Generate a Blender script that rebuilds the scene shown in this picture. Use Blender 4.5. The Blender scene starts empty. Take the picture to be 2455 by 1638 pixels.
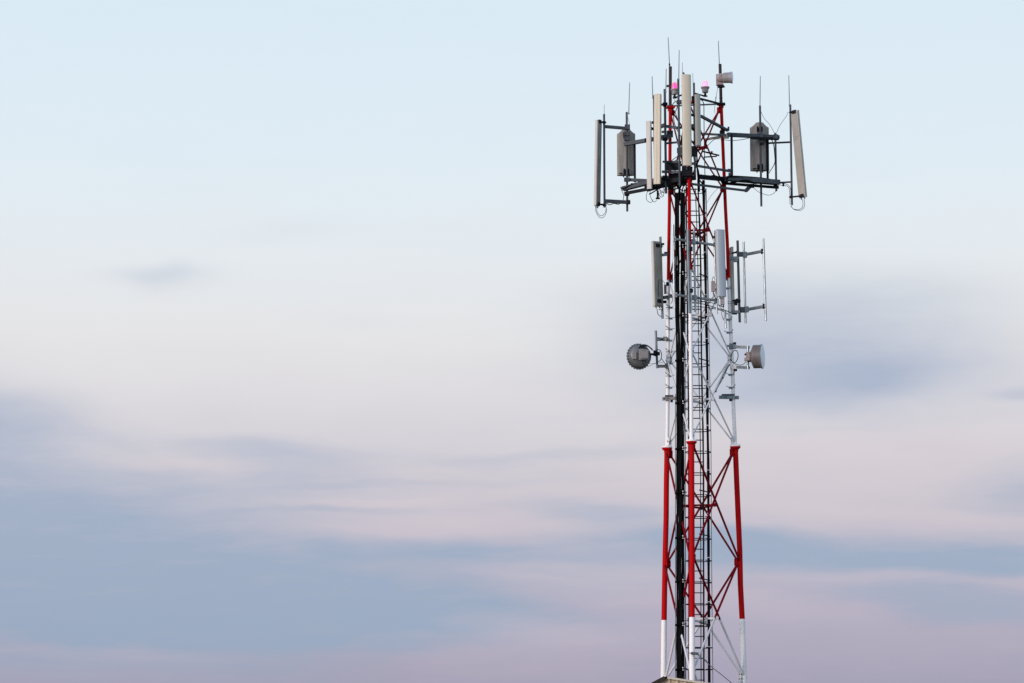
import bpy, math, random
from mathutils import Vector, Matrix
random.seed(7)
SCN = bpy.context.scene
R = math.radians

# ------------------------------------------------------------------ camera, world, sun, exposure
F = 7400.0                      # focal length in photo pixels (photo is 2455 wide)
HORIZON = 1830.0                # photo row of the horizon (below the frame)
PITCH = math.atan((HORIZON - 819.0) / F)
CAM = Vector((0, 0, 1.7))
Y0 = 85.0                       # the tower stands 85 m away
S = F / Y0                      # photo pixels per metre at the tower

cam_data = bpy.data.cameras.new('camera')
cam_data.sensor_width = 36.0
cam_data.lens = F / 2455.0 * 36.0
cam_data.clip_start = 0.5
cam_data.clip_end = 20000
cam = bpy.data.objects.new('camera', cam_data)
SCN.collection.objects.link(cam)
cam.location = CAM
cam.rotation_euler = (math.pi / 2 + PITCH, 0, 0)
SCN.camera = cam

SUN_AZ, SUN_EL = R(-132), R(12)     # azimuth from +Y, clockwise
w = bpy.data.worlds.new('World')
SCN.world = w
w.use_nodes = True
NT = w.node_tree
NT.nodes.clear()


def srgb(r, g, b):
    def f(c):
        c /= 255.0
        return c / 12.92 if c <= 0.04045 else ((c + 0.055) / 1.055) ** 2.4
    return (f(r), f(g), f(b), 1.0)


def node(t, **kw):
    n = NT.nodes.new(t)
    for k, v in kw.items():
        setattr(n, k, v)
    return n


def put(sock, v):
    if isinstance(v, bpy.types.NodeSocket):
        NT.links.new(v, sock)
    else:
        sock.default_value = v


def mth(op, a, b=0.0, clamp=False):
    n = node('ShaderNodeMath', operation=op, use_clamp=clamp)
    put(n.inputs[0], a)
    put(n.inputs[1], b)
    return n.outputs[0]


def ramp(fac, stops, mode='EASE'):
    n = node('ShaderNodeValToRGB')
    n.color_ramp.interpolation = mode
    el = n.color_ramp.elements
    while len(el) < len(stops):
        el.new(0.5)
    for e, (p, c) in zip(el, stops):
        e.position = p
        e.color = c
    put(n.inputs[0], fac)
    return n.outputs[0]


def mixc(f, a, b):
    n = node('ShaderNodeMix', data_type='RGBA')
    put(n.inputs[0], f)
    put(n.inputs[6], a)
    put(n.inputs[7], b)
    return n.outputs[2]


tc = node('ShaderNodeTexCoord')
sep = node('ShaderNodeSeparateXYZ')
NT.links.new(tc.outputs['Generated'], sep.inputs[0])
X, Y, Z = sep.outputs
az = mth('ARCTAN2', X, Y)
el_ = mth('ARCSINE', Z)
U = mth('MULTIPLY_ADD', az, 7.4)
U.node.inputs[2].default_value = 1.2275
V = mth('MULTIPLY_ADD', el_, -7.45)
V.node.inputs[2].default_value = 1.83
comb = node('ShaderNodeCombineXYZ')
put(comb.inputs[0], U)
put(comb.inputs[1], V)


def noise(scale, su, sv, detail=4, off=0.0, rough=0.55, vec=None, rot=0.0):
    mp = node('ShaderNodeMapping')
    mp.inputs['Scale'].default_value = (su, sv, 1)
    mp.inputs['Location'].default_value = (off, off * 0.7, off)
    mp.inputs['Rotation'].default_value = (0, 0, R(rot))
    NT.links.new(vec or comb.outputs[0], mp.inputs[0])
    n = node('ShaderNodeTexNoise')
    n.inputs['Scale'].default_value = scale
    n.inputs['Detail'].default_value = detail
    n.inputs['Roughness'].default_value = rough
    NT.links.new(mp.outputs[0], n.inputs['Vector'])
    return n


# wind-drawn warp of the cloud coordinates
wn = noise(1.0, 1.6, 4.5, 4, 3.1)
wsub = node('ShaderNodeVectorMath', operation='SUBTRACT')
NT.links.new(wn.outputs['Color'], wsub.inputs[0])
wsub.inputs[1].default_value = (0.5, 0.5, 0.5)
wsc = node('ShaderNodeVectorMath', operation='MULTIPLY')
NT.links.new(wsub.outputs[0], wsc.inputs[0])
wsc.inputs[1].default_value = (0.24, 0.11, 0)
wadd = node('ShaderNodeVectorMath', operation='ADD')
NT.links.new(comb.outputs[0], wadd.inputs[0])
NT.links.new(wsc.outputs[0], wadd.inputs[1])
WARP = wadd.outputs[0]


def blob(u0, v0, su, sv, wgt, rot=0.0, ex=1.45):
    mp = node('ShaderNodeMapping', vector_type='TEXTURE')
    mp.inputs['Location'].default_value = (u0 / 1000, v0 / 1000, 0)
    mp.inputs['Rotation'].default_value = (0, 0, R(rot))
    mp.inputs['Scale'].default_value = (su / 1000, sv / 1000, 1)
    NT.links.new(WARP, mp.inputs[0])
    d = node('ShaderNodeVectorMath', operation='DOT_PRODUCT')
    NT.links.new(mp.outputs[0], d.inputs[0])
    NT.links.new(mp.outputs[0], d.inputs[1])
    e = mth('POWER', 0.36788, mth('POWER', d.outputs['Value'], ex))
    return mth('MULTIPLY', e, wgt)


def total(lst):
    acc = None
    for b in lst:
        o = blob(*b)
        acc = o if acc is None else mth('ADD', acc, o)
    return acc


BLUE = [  # bands of grey-blue cloud: where (thousandths of the angular grid), spread, strength, tilt, edge
    (110, 1370, 640, 205, 0.84, 11), (-90, 1120, 330, 165, 0.62, 14, 1.2), (200, 1450, 620, 130, 0.35, 4),
    (440, 1240, 330, 85, 0.42, 10, 1.2), (820, 1500, 420, 48, 0.40, 3), (300, 1520, 450, 45, 0.32, 0), (1150, 1340, 180, 26, 0.3, 2),
    (60, 1010, 240, 60, 0.38, 6, 1.2), (700, 1445, 560, 92, 0.62, 4), (1130, 1472, 330, 60, 0.55, 7), (150, 1610, 420, 40, 0.22, 0),
    (860, 1355, 300, 60, 0.25, 9), (980, 1328, 230, 34, 0.45, 2), (1440, 1232, 170, 34, 0.62, 3), (1500, 1345, 500, 48, 0.55, 1),
    (2010, 1325, 470, 50, 0.85, 3), (2400, 1345, 300, 50, 0.58, -2), (2250, 1440, 300, 38, 0.65, 4),
    (2300, 1485, 240, 22, 0.40, 2), (1700, 1300, 180, 30, 0.25, 0), (2450, 1190, 180, 70, 0.40, -20),
    (1350, 1405, 320, 24, 0.30, 4), (560, 1165, 300, 40, 0.35, 5),
    (2030, 905, 270, 66, 0.36, -4, 1.1), (1960, 840, 450, 150, 0.60, 5, 1.25), (1600, 820, 240, 130, 0.10, 0, 1.0), (2130, 930, 170, 40, 0.22, -14, 1.2), (1560, 850, 280, 120, 0.13, 0, 1.0),
    (2200, 720, 330, 75, 0.26, 4, 1.0), (1680, 950, 220, 50, 0.18, 0, 1.0), (1850, 715, 260, 50, 0.16, 4, 1.0),
    (420, 668, 120, 26, 0.26, 0, 1.0), (400, 690, 60, 30, 0.14, 0, 1.0), (430, 645, 45, 22, 0.12, 0, 1.0),
    (680, 1112, 260, 42, 0.40, 7), (560, 1070, 150, 16, 0.14, 2, 1.0), (1000, 1100, 420, 20, 0.12, 3, 1.0), (900, 1165, 240, 10, 0.22, -2),
    (1350, 1088, 260, 16, 0.26, -4), (760, 1228, 210, 10, 0.34, -1), (2440, 950, 80, 16, 0.35, 0), (300, 1075, 110, 22, 0.14, 25, 1.0),
    (650, 570, 120, 25, 0.07, -6, 1.0), (850, 780, 140, 30, 0.06, 4, 1.0),
]
PINK = [
    (1080, 1262, 320, 30, 0.50, -3), (900, 1207, 200, 10, 0.35, -4), (430, 1122, 160, 20, 0.60, 4), (1180, 1185, 330, 18, 0.35, -3),
    (2060, 1130, 420, 85, 0.60, -4), (1560, 1130, 240, 60, 0.35, 0), (2080, 1225, 420, 26, 0.50, 4),
    (2080, 1393, 260, 17, 0.34, 1), (1500, 1378, 260, 16, 0.28, 1), (1560, 1400, 300, 20, 0.22, 0),
    (1350, 1560, 330, 70, 0.25, 0), (320, 1580, 260, 22, 0.22, 0), (1700, 1450, 360, 35, 0.30, 3),
    (1250, 1395, 200, 14, 0.2, 4), (2380, 1250, 200, 30, 0.3, 0), (1280, 1520, 200, 30, 0.3, 10), (2420, 1395, 120, 18, 0.25, 0),
]
streak = noise(1.0, 1.5, 11.0, 8, 9.7, 0.62, WARP, -2)
st = mth('SUBTRACT', streak.outputs['Fac'], 0.5)
soft = noise(1.0, 2.2, 5.0, 5, 21.0, 0.55)
sf = mth('SUBTRACT', soft.outputs['Fac'], 0.5)
# fine torn wisps, only in the low cloud bands
wz = node('ShaderNodeMapRange', interpolation_type='SMOOTHSTEP')
put(wz.inputs[0], V)
wz.inputs[1].default_value, wz.inputs[2].default_value = 0.92, 1.18
wisp = noise(1.0, 3.2, 24.0, 8, 33.0, 0.66, WARP, 3)
ws = mth('MULTIPLY', mth('SUBTRACT', wisp.outputs['Fac'], 0.5), wz.outputs[0])
st_low = mth('MULTIPLY', st, wz.outputs[0])

kp = mth('MULTIPLY_ADD', V, 0.25)           # V -1..3  ->  0..1
kp.node.inputs[2].default_value = 0.25
kp = mth('ADD', kp, mth('MULTIPLY', sf, 0.035))


def at(v):
    return 0.25 + 0.25 * v


base = ramp(kp, [
    (at(-0.9), srgb(170, 205, 236)), (at(-0.3), srgb(207, 228, 243)), (at(0.0), srgb(218, 234, 245)),
    (at(0.35), srgb(223, 236, 245)), (at(0.58), srgb(228, 235, 240)), (at(0.80), srgb(229, 229, 231)),
    (at(0.98), srgb(219, 216, 221)), (at(1.18), srgb(205, 200, 209)), (at(1.42), srgb(184, 179, 196)),
    (at(1.60), srgb(171, 166, 185)), (at(1.84), srgb(150, 144, 168)), (at(2.2), srgb(84, 84, 96))], 'LINEAR')
bm_ = mth('MULTIPLY', total(BLUE), mth('ADD', 1.0, mth('ADD', mth('MULTIPLY', st, 0.55), mth('MULTIPLY', sf, 0.8))))
bm_ = mth('ADD', bm_, mth('ADD', mth('MULTIPLY', st, 0.08), mth('ADD', mth('MULTIPLY', ws, 0.50), mth('MULTIPLY', st_low, 0.42))))
dark_lo = mth('MULTIPLY', mth('SUBTRACT', V, 0.9, True), 1.0, True)
bluecol = mixc(dark_lo, srgb(174, 185, 206), srgb(143, 162, 186))
bluecol = mixc(mth('MULTIPLY', mth('ABSOLUTE', sf), 0.9, True), bluecol, srgb(154, 175, 196))
c1 = mixc(mth('MULTIPLY', bm_, 1.0, True), base, bluecol)
pk = mth('ADD', total(PINK), mth('ADD', mth('MULTIPLY', st, 0.10), mth('MULTIPLY', ws, -0.55)))
pinkcol = mixc(mth('MULTIPLY', mth('SUBTRACT', V, 1.0, True), 1.6, True), srgb(222, 213, 216), srgb(190, 180, 196))
c2 = mixc(mth('MULTIPLY', pk, 1.0, True), c1, pinkcol)

# the afterglow behind the camera is brighter than the sky before it
back = mth('MULTIPLY_ADD', mth('COSINE', az), 0.5)
back.node.inputs[2].default_value = 0.5
sm = node('ShaderNodeMapRange')
put(sm.inputs[0], back)
sm.inputs[1].default_value, sm.inputs[2].default_value = 0.15, 0.9
sm.inputs[3].default_value, sm.inputs[4].default_value = 1.45, 1.0
veil_bg = node('ShaderNodeBackground')
put(veil_bg.inputs[0], c2)
put(veil_bg.inputs[1], sm.outputs[0])
sky = node('ShaderNodeTexSky', sky_type='NISHITA')
sky.sun_disc = False
sky.sun_elevation = SUN_EL
sky.sun_rotation = SUN_AZ % (2 * math.pi)
sky.air_density = 1.2
sky.dust_density = 2.0
sky_bg = node('ShaderNodeBackground')
NT.links.new(sky.outputs[0], sky_bg.inputs[0])
sky_bg.inputs[1].default_value = 0.10
cover = node('ShaderNodeMapRange', interpolation_type='SMOOTHSTEP')   # thin overcast thins out overhead
put(cover.inputs[0], el_)
cover.inputs[1].default_value, cover.inputs[2].default_value = R(25), R(70)
cover.inputs[3].default_value, cover.inputs[4].default_value = 1.0, 0.35
mixs = node('ShaderNodeMixShader')
NT.links.new(cover.outputs[0], mixs.inputs[0])
NT.links.new(sky_bg.outputs[0], mixs.inputs[1])
NT.links.new(veil_bg.outputs[0], mixs.inputs[2])
outw = node('ShaderNodeOutputWorld')
NT.links.new(mixs.outputs[0], outw.inputs[0])

sd = bpy.data.lights.new('sun', 'SUN')
sd.energy = 2.7
sd.angle = R(20)
sd.color = (1.0, 0.84, 0.76)
sun = bpy.data.objects.new('sun', sd)
SCN.collection.objects.link(sun)
sdir = Vector((math.sin(SUN_AZ) * math.cos(SUN_EL), math.cos(SUN_AZ) * math.cos(SUN_EL), math.sin(SUN_EL)))
sun.rotation_euler = sdir.to_track_quat('Z', 'Y').to_euler()
sun.location = (-40, 40, 40)

SCN.view_settings.view_transform = 'Standard'
SCN.view_settings.look = 'None'
SCN.view_settings.exposure = 0.0
SCN.view_settings.gamma = 1.0
SCN.view_settings.use_curve_mapping = False


# ------------------------------------------------------------------ helpers
def P(x, y, d=0.0):
    """A point of the place: seen at photo pixel (x, y), d metres beyond the tower's axis."""
    cx, cy = x - 1227.5, 819.0 - y
    cp, sp = math.cos(PITCH), math.sin(PITCH)
    v = Vector((cx, F * cp - cy * sp, F * sp + cy * cp))
    return CAM + v * ((Y0 + d) / v.y)


def lerp(tab, t):
    if t <= tab[0][0]:
        (a, va), (b, vb) = tab[0], tab[1]
    elif t >= tab[-1][0]:
        (a, va), (b, vb) = tab[-2], tab[-1]
    else:
        for i in range(len(tab) - 1):
            if tab[i][0] <= t <= tab[i + 1][0]:
                (a, va), (b, vb) = tab[i], tab[i + 1]
                break
    return va + (vb - va) * (t - a) / (b - a)


def spline(pts, n=8):
    pts = [Vector(p) for p in pts]
    q = [pts[0] * 2 - pts[1]] + pts + [pts[-1] * 2 - pts[-2]]
    out = []
    for i in range(1, len(q) - 2):
        p0, p1, p2, p3 = q[i - 1:i + 3]
        for k in range(n):
            t = k / n
            out.append(0.5 * ((2 * p1) + (p2 - p0) * t + (2 * p0 - 5 * p1 + 4 * p2 - p3) * t * t
                              + (3 * p1 - p0 - 3 * p2 + p3) * t ** 3))
    out.append(pts[-1])
    return out


class MB:
    def __init__(self):
        self.v, self.f, self.m, self.s = [], [], [], []

    def add(self, verts, faces, mat=0, smooth=False):
        o = len(self.v)
        self.v += [Vector(x) for x in verts]
        for fc in faces:
            self.f.append([o + i for i in fc])
            self.m.append(mat)
            self.s.append(smooth)
        return self

    @staticmethod
    def frame(ax):
        ax = ax.normalized()
        u = Vector((0, 0, 1)) if abs(ax.z) < 0.9 else Vector((0, 1, 0))
        e1 = ax.cross(u).normalized()
        return e1, ax.cross(e1).normalized()

    def tube(self, a, b, r, r2=None, n=12, mat=0, caps=True):
        a, b = Vector(a), Vector(b)
        return self.lathe(a, b - a, [(0, r), ((b - a).length, r if r2 is None else r2)], n, mat, caps)

    def lathe(self, c, axis, prof, n=20, mat=0, caps=True, squash=1.0):
        """Solid of revolution: prof = (distance along axis, radius); a repeated point makes a hard edge."""
        c, ax = Vector(c), Vector(axis).normalized()
        e1, e2 = self.frame(ax)
        ang = [2 * math.pi * k / n for k in range(n)]

        def ring(t, r):
            return [c + ax * t + (e1 * math.cos(a) + e2 * math.sin(a) * squash) * r for a in ang]
        for (t0, r0), (t1, r1) in zip(prof[:-1], prof[1:]):
            v = ring(t0, r0) + ring(t1, r1)
            self.add(v, [(k, (k + 1) % n, n + (k + 1) % n, n + k) for k in range(n)], mat, True)
        if caps:
            if prof[0][1] > 1e-6:
                self.add(ring(*prof[0]), [tuple(range(n))[::-1]], mat)
            if prof[-1][1] > 1e-6:
                self.add(ring(*prof[-1]), [tuple(range(n))], mat)
        return self

    def path(self, pts, r, n=7, mat=0, caps=True):
        pts = [Vector(p) for p in pts]
        e1 = None
        rings = []
        for i, p in enumerate(pts):
            t = (pts[min(i + 1, len(pts) - 1)] - pts[max(i - 1, 0)]).normalized()
            if e1 is None:
                e1, e2 = self.frame(t)
            else:
                e1 = (e1 - t * e1.dot(t)).normalized()
                e2 = t.cross(e1).normalized()
            rr = r(i / (len(pts) - 1)) if callable(r) else r
            rings.append([p + (e1 * math.cos(2 * math.pi * k / n) + e2 * math.sin(2 * math.pi * k / n)) * rr
                          for k in range(n)])
        v = [x for rg in rings for x in rg]
        fs = [(i * n + k, i * n + (k + 1) % n, (i + 1) * n + (k + 1) % n, (i + 1) * n + k)
              for i in range(len(pts) - 1) for k in range(n)]
        self.add(v, fs, mat, True)
        if caps:
            self.add(rings[0], [tuple(range(n))[::-1]], mat)
            self.add(rings[-1], [tuple(range(n))], mat)
        return self

    def box(self, c, ex, ey, ez, mat=0):
        c, ex, ey, ez = map(Vector, (c, ex, ey, ez))
        v = [c + ex * i + ey * j + ez * k for k in (-1, 1) for j in (-1, 1) for i in (-1, 1)]
        return self.add(v, [(0, 2, 3, 1), (4, 5, 7, 6), (0, 1, 5, 4), (2, 6, 7, 3), (0, 4, 6, 2), (1, 3, 7, 5)], mat)

    def bar(self, a, b, wd, ht, mat=0, hollow=False):
        a, b = Vector(a), Vector(b)
        ax = (b - a)
        e1, e2 = self.frame(ax)
        return self.box((a + b) / 2, ax / 2, e1 * wd / 2, e2 * ht / 2, mat)

    def prism(self, poly, off, mat=0):
        n = len(poly)
        off = Vector(off)
        v = [Vector(p) for p in poly]
        v = v + [p + off for p in v]
        fs = [tuple(range(n)), tuple(range(2 * n - 1, n - 1, -1))]
        fs += [(i, n + i, n + (i + 1) % n, (i + 1) % n) for i in range(n)]
        return self.add(v, fs, mat)

    def build(self, name, mats, parent=None):
        if not isinstance(mats, (list, tuple)):
            mats = [mats]
        lo = Vector([min(p[i] for p in self.v) for i in range(3)])
        hi = Vector([max(p[i] for p in self.v) for i in range(3)])
        org = (lo + hi) / 2
        org.z = lo.z
        me = bpy.data.meshes.new(name)
        me.from_pydata([p - org for p in self.v], [], self.f)
        for m in mats:
            me.materials.append(m)
        me.polygons.foreach_set('material_index', self.m)
        me.polygons.foreach_set('use_smooth', self.s)
        me.update()
        o = bpy.data.objects.new(name, me)
        SCN.collection.objects.link(o)
        pw = Vector((0, 0, 0))
        q = parent
        while q is not None:
            pw += q.location
            q = q.parent
        o.parent = parent
        o.location = org - pw
        return o


def thing(name, label, cat, loc, group=None):
    o = bpy.data.objects.new(name, None)
    o.empty_display_size = 0.2
    SCN.collection.objects.link(o)
    o.location = loc
    o['label'] = label
    o['category'] = cat
    if group:
        o['group'] = group
    return o


def tag(o, label, cat, group=None):
    o['label'] = label
    o['category'] = cat
    if group:
        o['group'] = group
    return o


# ------------------------------------------------------------------ materials
def mat(name, col, rough=0.5, metal=0.0, var=0.10, scale=6.0, stretch=(1, 1, 0.25), col2=None, spec=0.5, emit=None, alpha=None):
    m = bpy.data.materials.new(name)
    m.use_nodes = True
    t = m.node_tree
    b = t.nodes['Principled BSDF']
    b.inputs['Roughness'].default_value = rough
    b.inputs['Metallic'].default_value = metal
    b.inputs['Specular IOR Level'].default_value = spec
    tcn = t.nodes.new('ShaderNodeTexCoord')
    mp = t.nodes.new('ShaderNodeMapping')
    mp.inputs['Scale'].default_value = stretch
    t.links.new(tcn.outputs['Object'], mp.inputs[0])
    nz = t.nodes.new('ShaderNodeTexNoise')
    nz.inputs['Scale'].default_value = scale
    nz.inputs['Detail'].default_value = 6
    nz.inputs['Roughness'].default_value = 0.65
    t.links.new(mp.outputs[0], nz.inputs['Vector'])
    cr = t.nodes.new('ShaderNodeValToRGB')
    c = Vector(col)
    d = Vector(col2) if col2 else c * (1 - 2.2 * var)
    cr.color_ramp.elements[0].position = 0.32
    cr.color_ramp.elements[0].color = (*d, 1)
    cr.color_ramp.elements[1].position = 0.62
    cr.color_ramp.elements[1].color = (*(c * (1 + 0.4 * var)), 1)
    t.links.new(nz.outputs['Fac'], cr.inputs[0])
    t.links.new(cr.outputs[0], b.inputs['Base Color'])
    rr = t.nodes.new('ShaderNodeMapRange')
    rr.inputs[3].default_value = max(0.05, rough - 0.12)
    rr.inputs[4].default_value = min(1.0, rough + 0.12)
    t.links.new(nz.outputs['Fac'], rr.inputs[0])
    t.links.new(rr.outputs[0], b.inputs['Roughness'])
    if emit:
        b.inputs['Emission Color'].default_value = (*emit[0], 1)
        b.inputs['Emission Strength'].default_value = emit[1]
    if alpha is not None:
        b.inputs['Alpha'].default_value = alpha
    return m


M = {
    'red': mat('red paint', (0.42, 0.003, 0.005), 0.6, var=0.08, scale=2.0, spec=0.05),
    'shaded_red': mat('shaded red paint', (0.17, 0.002, 0.008), 0.6, var=0.08, scale=2.0, spec=0.05),  # darker copy of the leg red: the braces' shade is put into the colour
    'shaded_white': mat('shaded white paint', (0.60, 0.585, 0.61), 0.55, var=0.05, scale=2.0, spec=0.2),  # greyer copy of the leg white, with the braces' shade painted in
    'white': mat('white paint', (0.80, 0.76, 0.765), 0.5, var=0.035, scale=1.6, spec=0.25),
    'steel': mat('dark weathered steel', (0.060, 0.070, 0.086), 0.6, 0.0, var=0.2, spec=0.25),
    'black_steel': mat('blackened steel', (0.010, 0.012, 0.017), 0.6, var=0.2, spec=0.1),
    'galv': mat('galvanised steel', (0.36, 0.39, 0.42), 0.38, 0.75, var=0.22, scale=14),
    'galv_dark': mat('dull galvanised steel', (0.17, 0.20, 0.225), 0.5, 0.5, var=0.2, scale=10),
    'rubber': mat('black cable sheath', (0.003, 0.003, 0.004), 0.5, var=0.2, spec=0.05),
    'greycable': mat('grey cable sheath', (0.10, 0.105, 0.12), 0.5, var=0.1),
    'beige': mat('weathered beige plastic', (0.57, 0.495, 0.395), 0.55, var=0.03, spec=0.25),
    'pale': mat('pale grey plastic', (0.52, 0.485, 0.455), 0.55, var=0.04, spec=0.25),
    'bluegrey': mat('blue grey plastic', (0.40, 0.43, 0.48), 0.42, var=0.03),
    'midgrey': mat('mid grey plastic', (0.45, 0.43, 0.385), 0.55, var=0.04, spec=0.25),
    'back': mat('dull aluminium back', (0.27, 0.27, 0.25), 0.6, 0.0, var=0.12, spec=0.2),
    'wideback': mat('dull aluminium panel', (0.33, 0.295, 0.265), 0.65, 0.0, var=0.12, spec=0.2),
    'lightback': mat('weathered grey back', (0.33, 0.305, 0.275), 0.6, 0.0, var=0.1, spec=0.2),
    'rod': mat('weathered rod', (0.20, 0.23, 0.26), 0.6, 0.0, var=0.1, spec=0.3),
    'mast': mat('dark brown mast paint', (0.034, 0.026, 0.029), 0.6, 0.0, var=0.1, spec=0.15),
    'pinkgrey': mat('pinkish grey housing', (0.30, 0.235, 0.23), 0.5, var=0.08),
    'dish': mat('brown grey shroud', (0.125, 0.105, 0.107), 0.5, var=0.08),
    'radome': mat('pale blue dish cover', (0.58, 0.66, 0.78), 0.35, var=0.03),
    'greydish': mat('grey dish shroud', (0.15, 0.155, 0.165), 0.45, 0.2, var=0.12),
    'boxgrey': mat('warm grey radio box', (0.25, 0.225, 0.225), 0.5, var=0.06),
    'cladding': mat('beige sheet cladding', (0.47, 0.37, 0.27), 0.6, var=0.03, spec=0.15),
    'roof': mat('dark roof sheet', (0.035, 0.026, 0.022), 0.6, var=0.15, spec=0.1),
    'trim': mat('pale roof trim', (0.52, 0.45, 0.37), 0.5, var=0.08),
    'concrete': mat('concrete', (0.30, 0.29, 0.27), 0.85, var=0.15, stretch=(1, 1, 1)),
    'grass': mat('rough grass', (0.075, 0.085, 0.035), 0.9, var=0.25, scale=0.7, stretch=(1, 1, 1), col2=(0.10, 0.085, 0.05)),
    'clip': mat('white cable clip', (0.75, 0.72, 0.68), 0.5, var=0.03),
    'ink': mat('faded label ink', (0.16, 0.15, 0.14), 0.7, var=0.2),
    'glow': mat('beacon lamp core', (1.0, 0.45, 0.85), 0.4, var=0.0, emit=((1.0, 0.36, 0.80), 1.3)),
    'glow_hot': mat('beacon lamp lit core', (1.0, 0.1, 0.5), 0.4, var=0.0, emit=((1.0, 0.05, 0.50), 1.3)),
    'lens': mat('pink beacon lens', (0.95, 0.35, 0.5), 0.2, var=0.0, emit=((1.0, 0.28, 0.55), 0.45), alpha=0.42),
    'lens_hot': mat('red beacon lens', (0.9, 0.08, 0.22), 0.2, var=0.0, emit=((1.0, 0.05, 0.22), 0.35), alpha=0.5),
}

# ------------------------------------------------------------------ ground
g = MB()
g.add([(-6000, -3000, 0), (6000, -3000, 0), (6000, 9000, 0), (-6000, 9000, 0)], [(0, 1, 2, 3)])
go = g.build('ground', M['grass'])
go['kind'] = 'structure'

# ------------------------------------------------------------------ tower: three tubular legs, X bracing
RT = [(250, 71), (450, 77.8), (1075, 95.8), (1340, 105), (1640, 112), (1960, 124)]
LEGX = {
    'L': [(250, 1607), (300, 1606.6), (400, 1606), (530, 1604.5), (620, 1603), (740, 1601.7), (900, 1601), (1000, 1600.6),
          (1065, 1599.5), (1120, 1598), (1250, 1597), (1320, 1595), (1400, 1593.5), (1460, 1592.4), (1600, 1591), (1960, 1587)],
    'M': [(250, 1650), (480, 1652.5), (580, 1653.2), (760, 1655.5), (860, 1656.2), (1000, 1657.5), (1100, 1658), (1250, 1658.8),
          (1600, 1659.2), (1960, 1661)],
    'R': [(250, 1729), (320, 1731.6), (380, 1734.7), (480, 1738), (530, 1741.3), (620, 1745.4), (700, 1747.6), (800, 1752),
          (900, 1756.5), (1000, 1759.2), (1050, 1762), (1100, 1764), (1190, 1767.6), (1320, 1773.5), (1400, 1775),
          (1470, 1778.8), (1600, 1783), (1960, 1797)],
}
DC = {'L': 0.63, 'M': -0.987, 'R': 0.357}


def legd(k, y):
    return DC[k] * lerp(RT, y) / S


def leg_at(k, y):
    return P(lerp(LEGX[k], y), y, legd(k, y))


NODES = {'L': [262, 458, 668, 863, 1080, 1352, 1632, 1925], 'M': [247, 438, 642, 846, 1064, 1337, 1612, 1905],
         'R': [256, 452, 663, 859, 1076, 1348, 1622, 1918]}
PAINT = {'L': (672, 1073, 1487), 'M': (648, 1058, 1480), 'R': (667, 1070, 1484)}
FOOT = {'L': 1967, 'M': 1978, 'R': 1971}
base = leg_at('L', 1960) * (1 / 3) + leg_at('M', 1960) * (1 / 3) + leg_at('R', 1960) * (1 / 3)
base.z = 0
tower = thing('lattice_tower', 'tall three-legged lattice tower painted in red and white bands, carrying all the antennas', 'tower', base)

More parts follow.
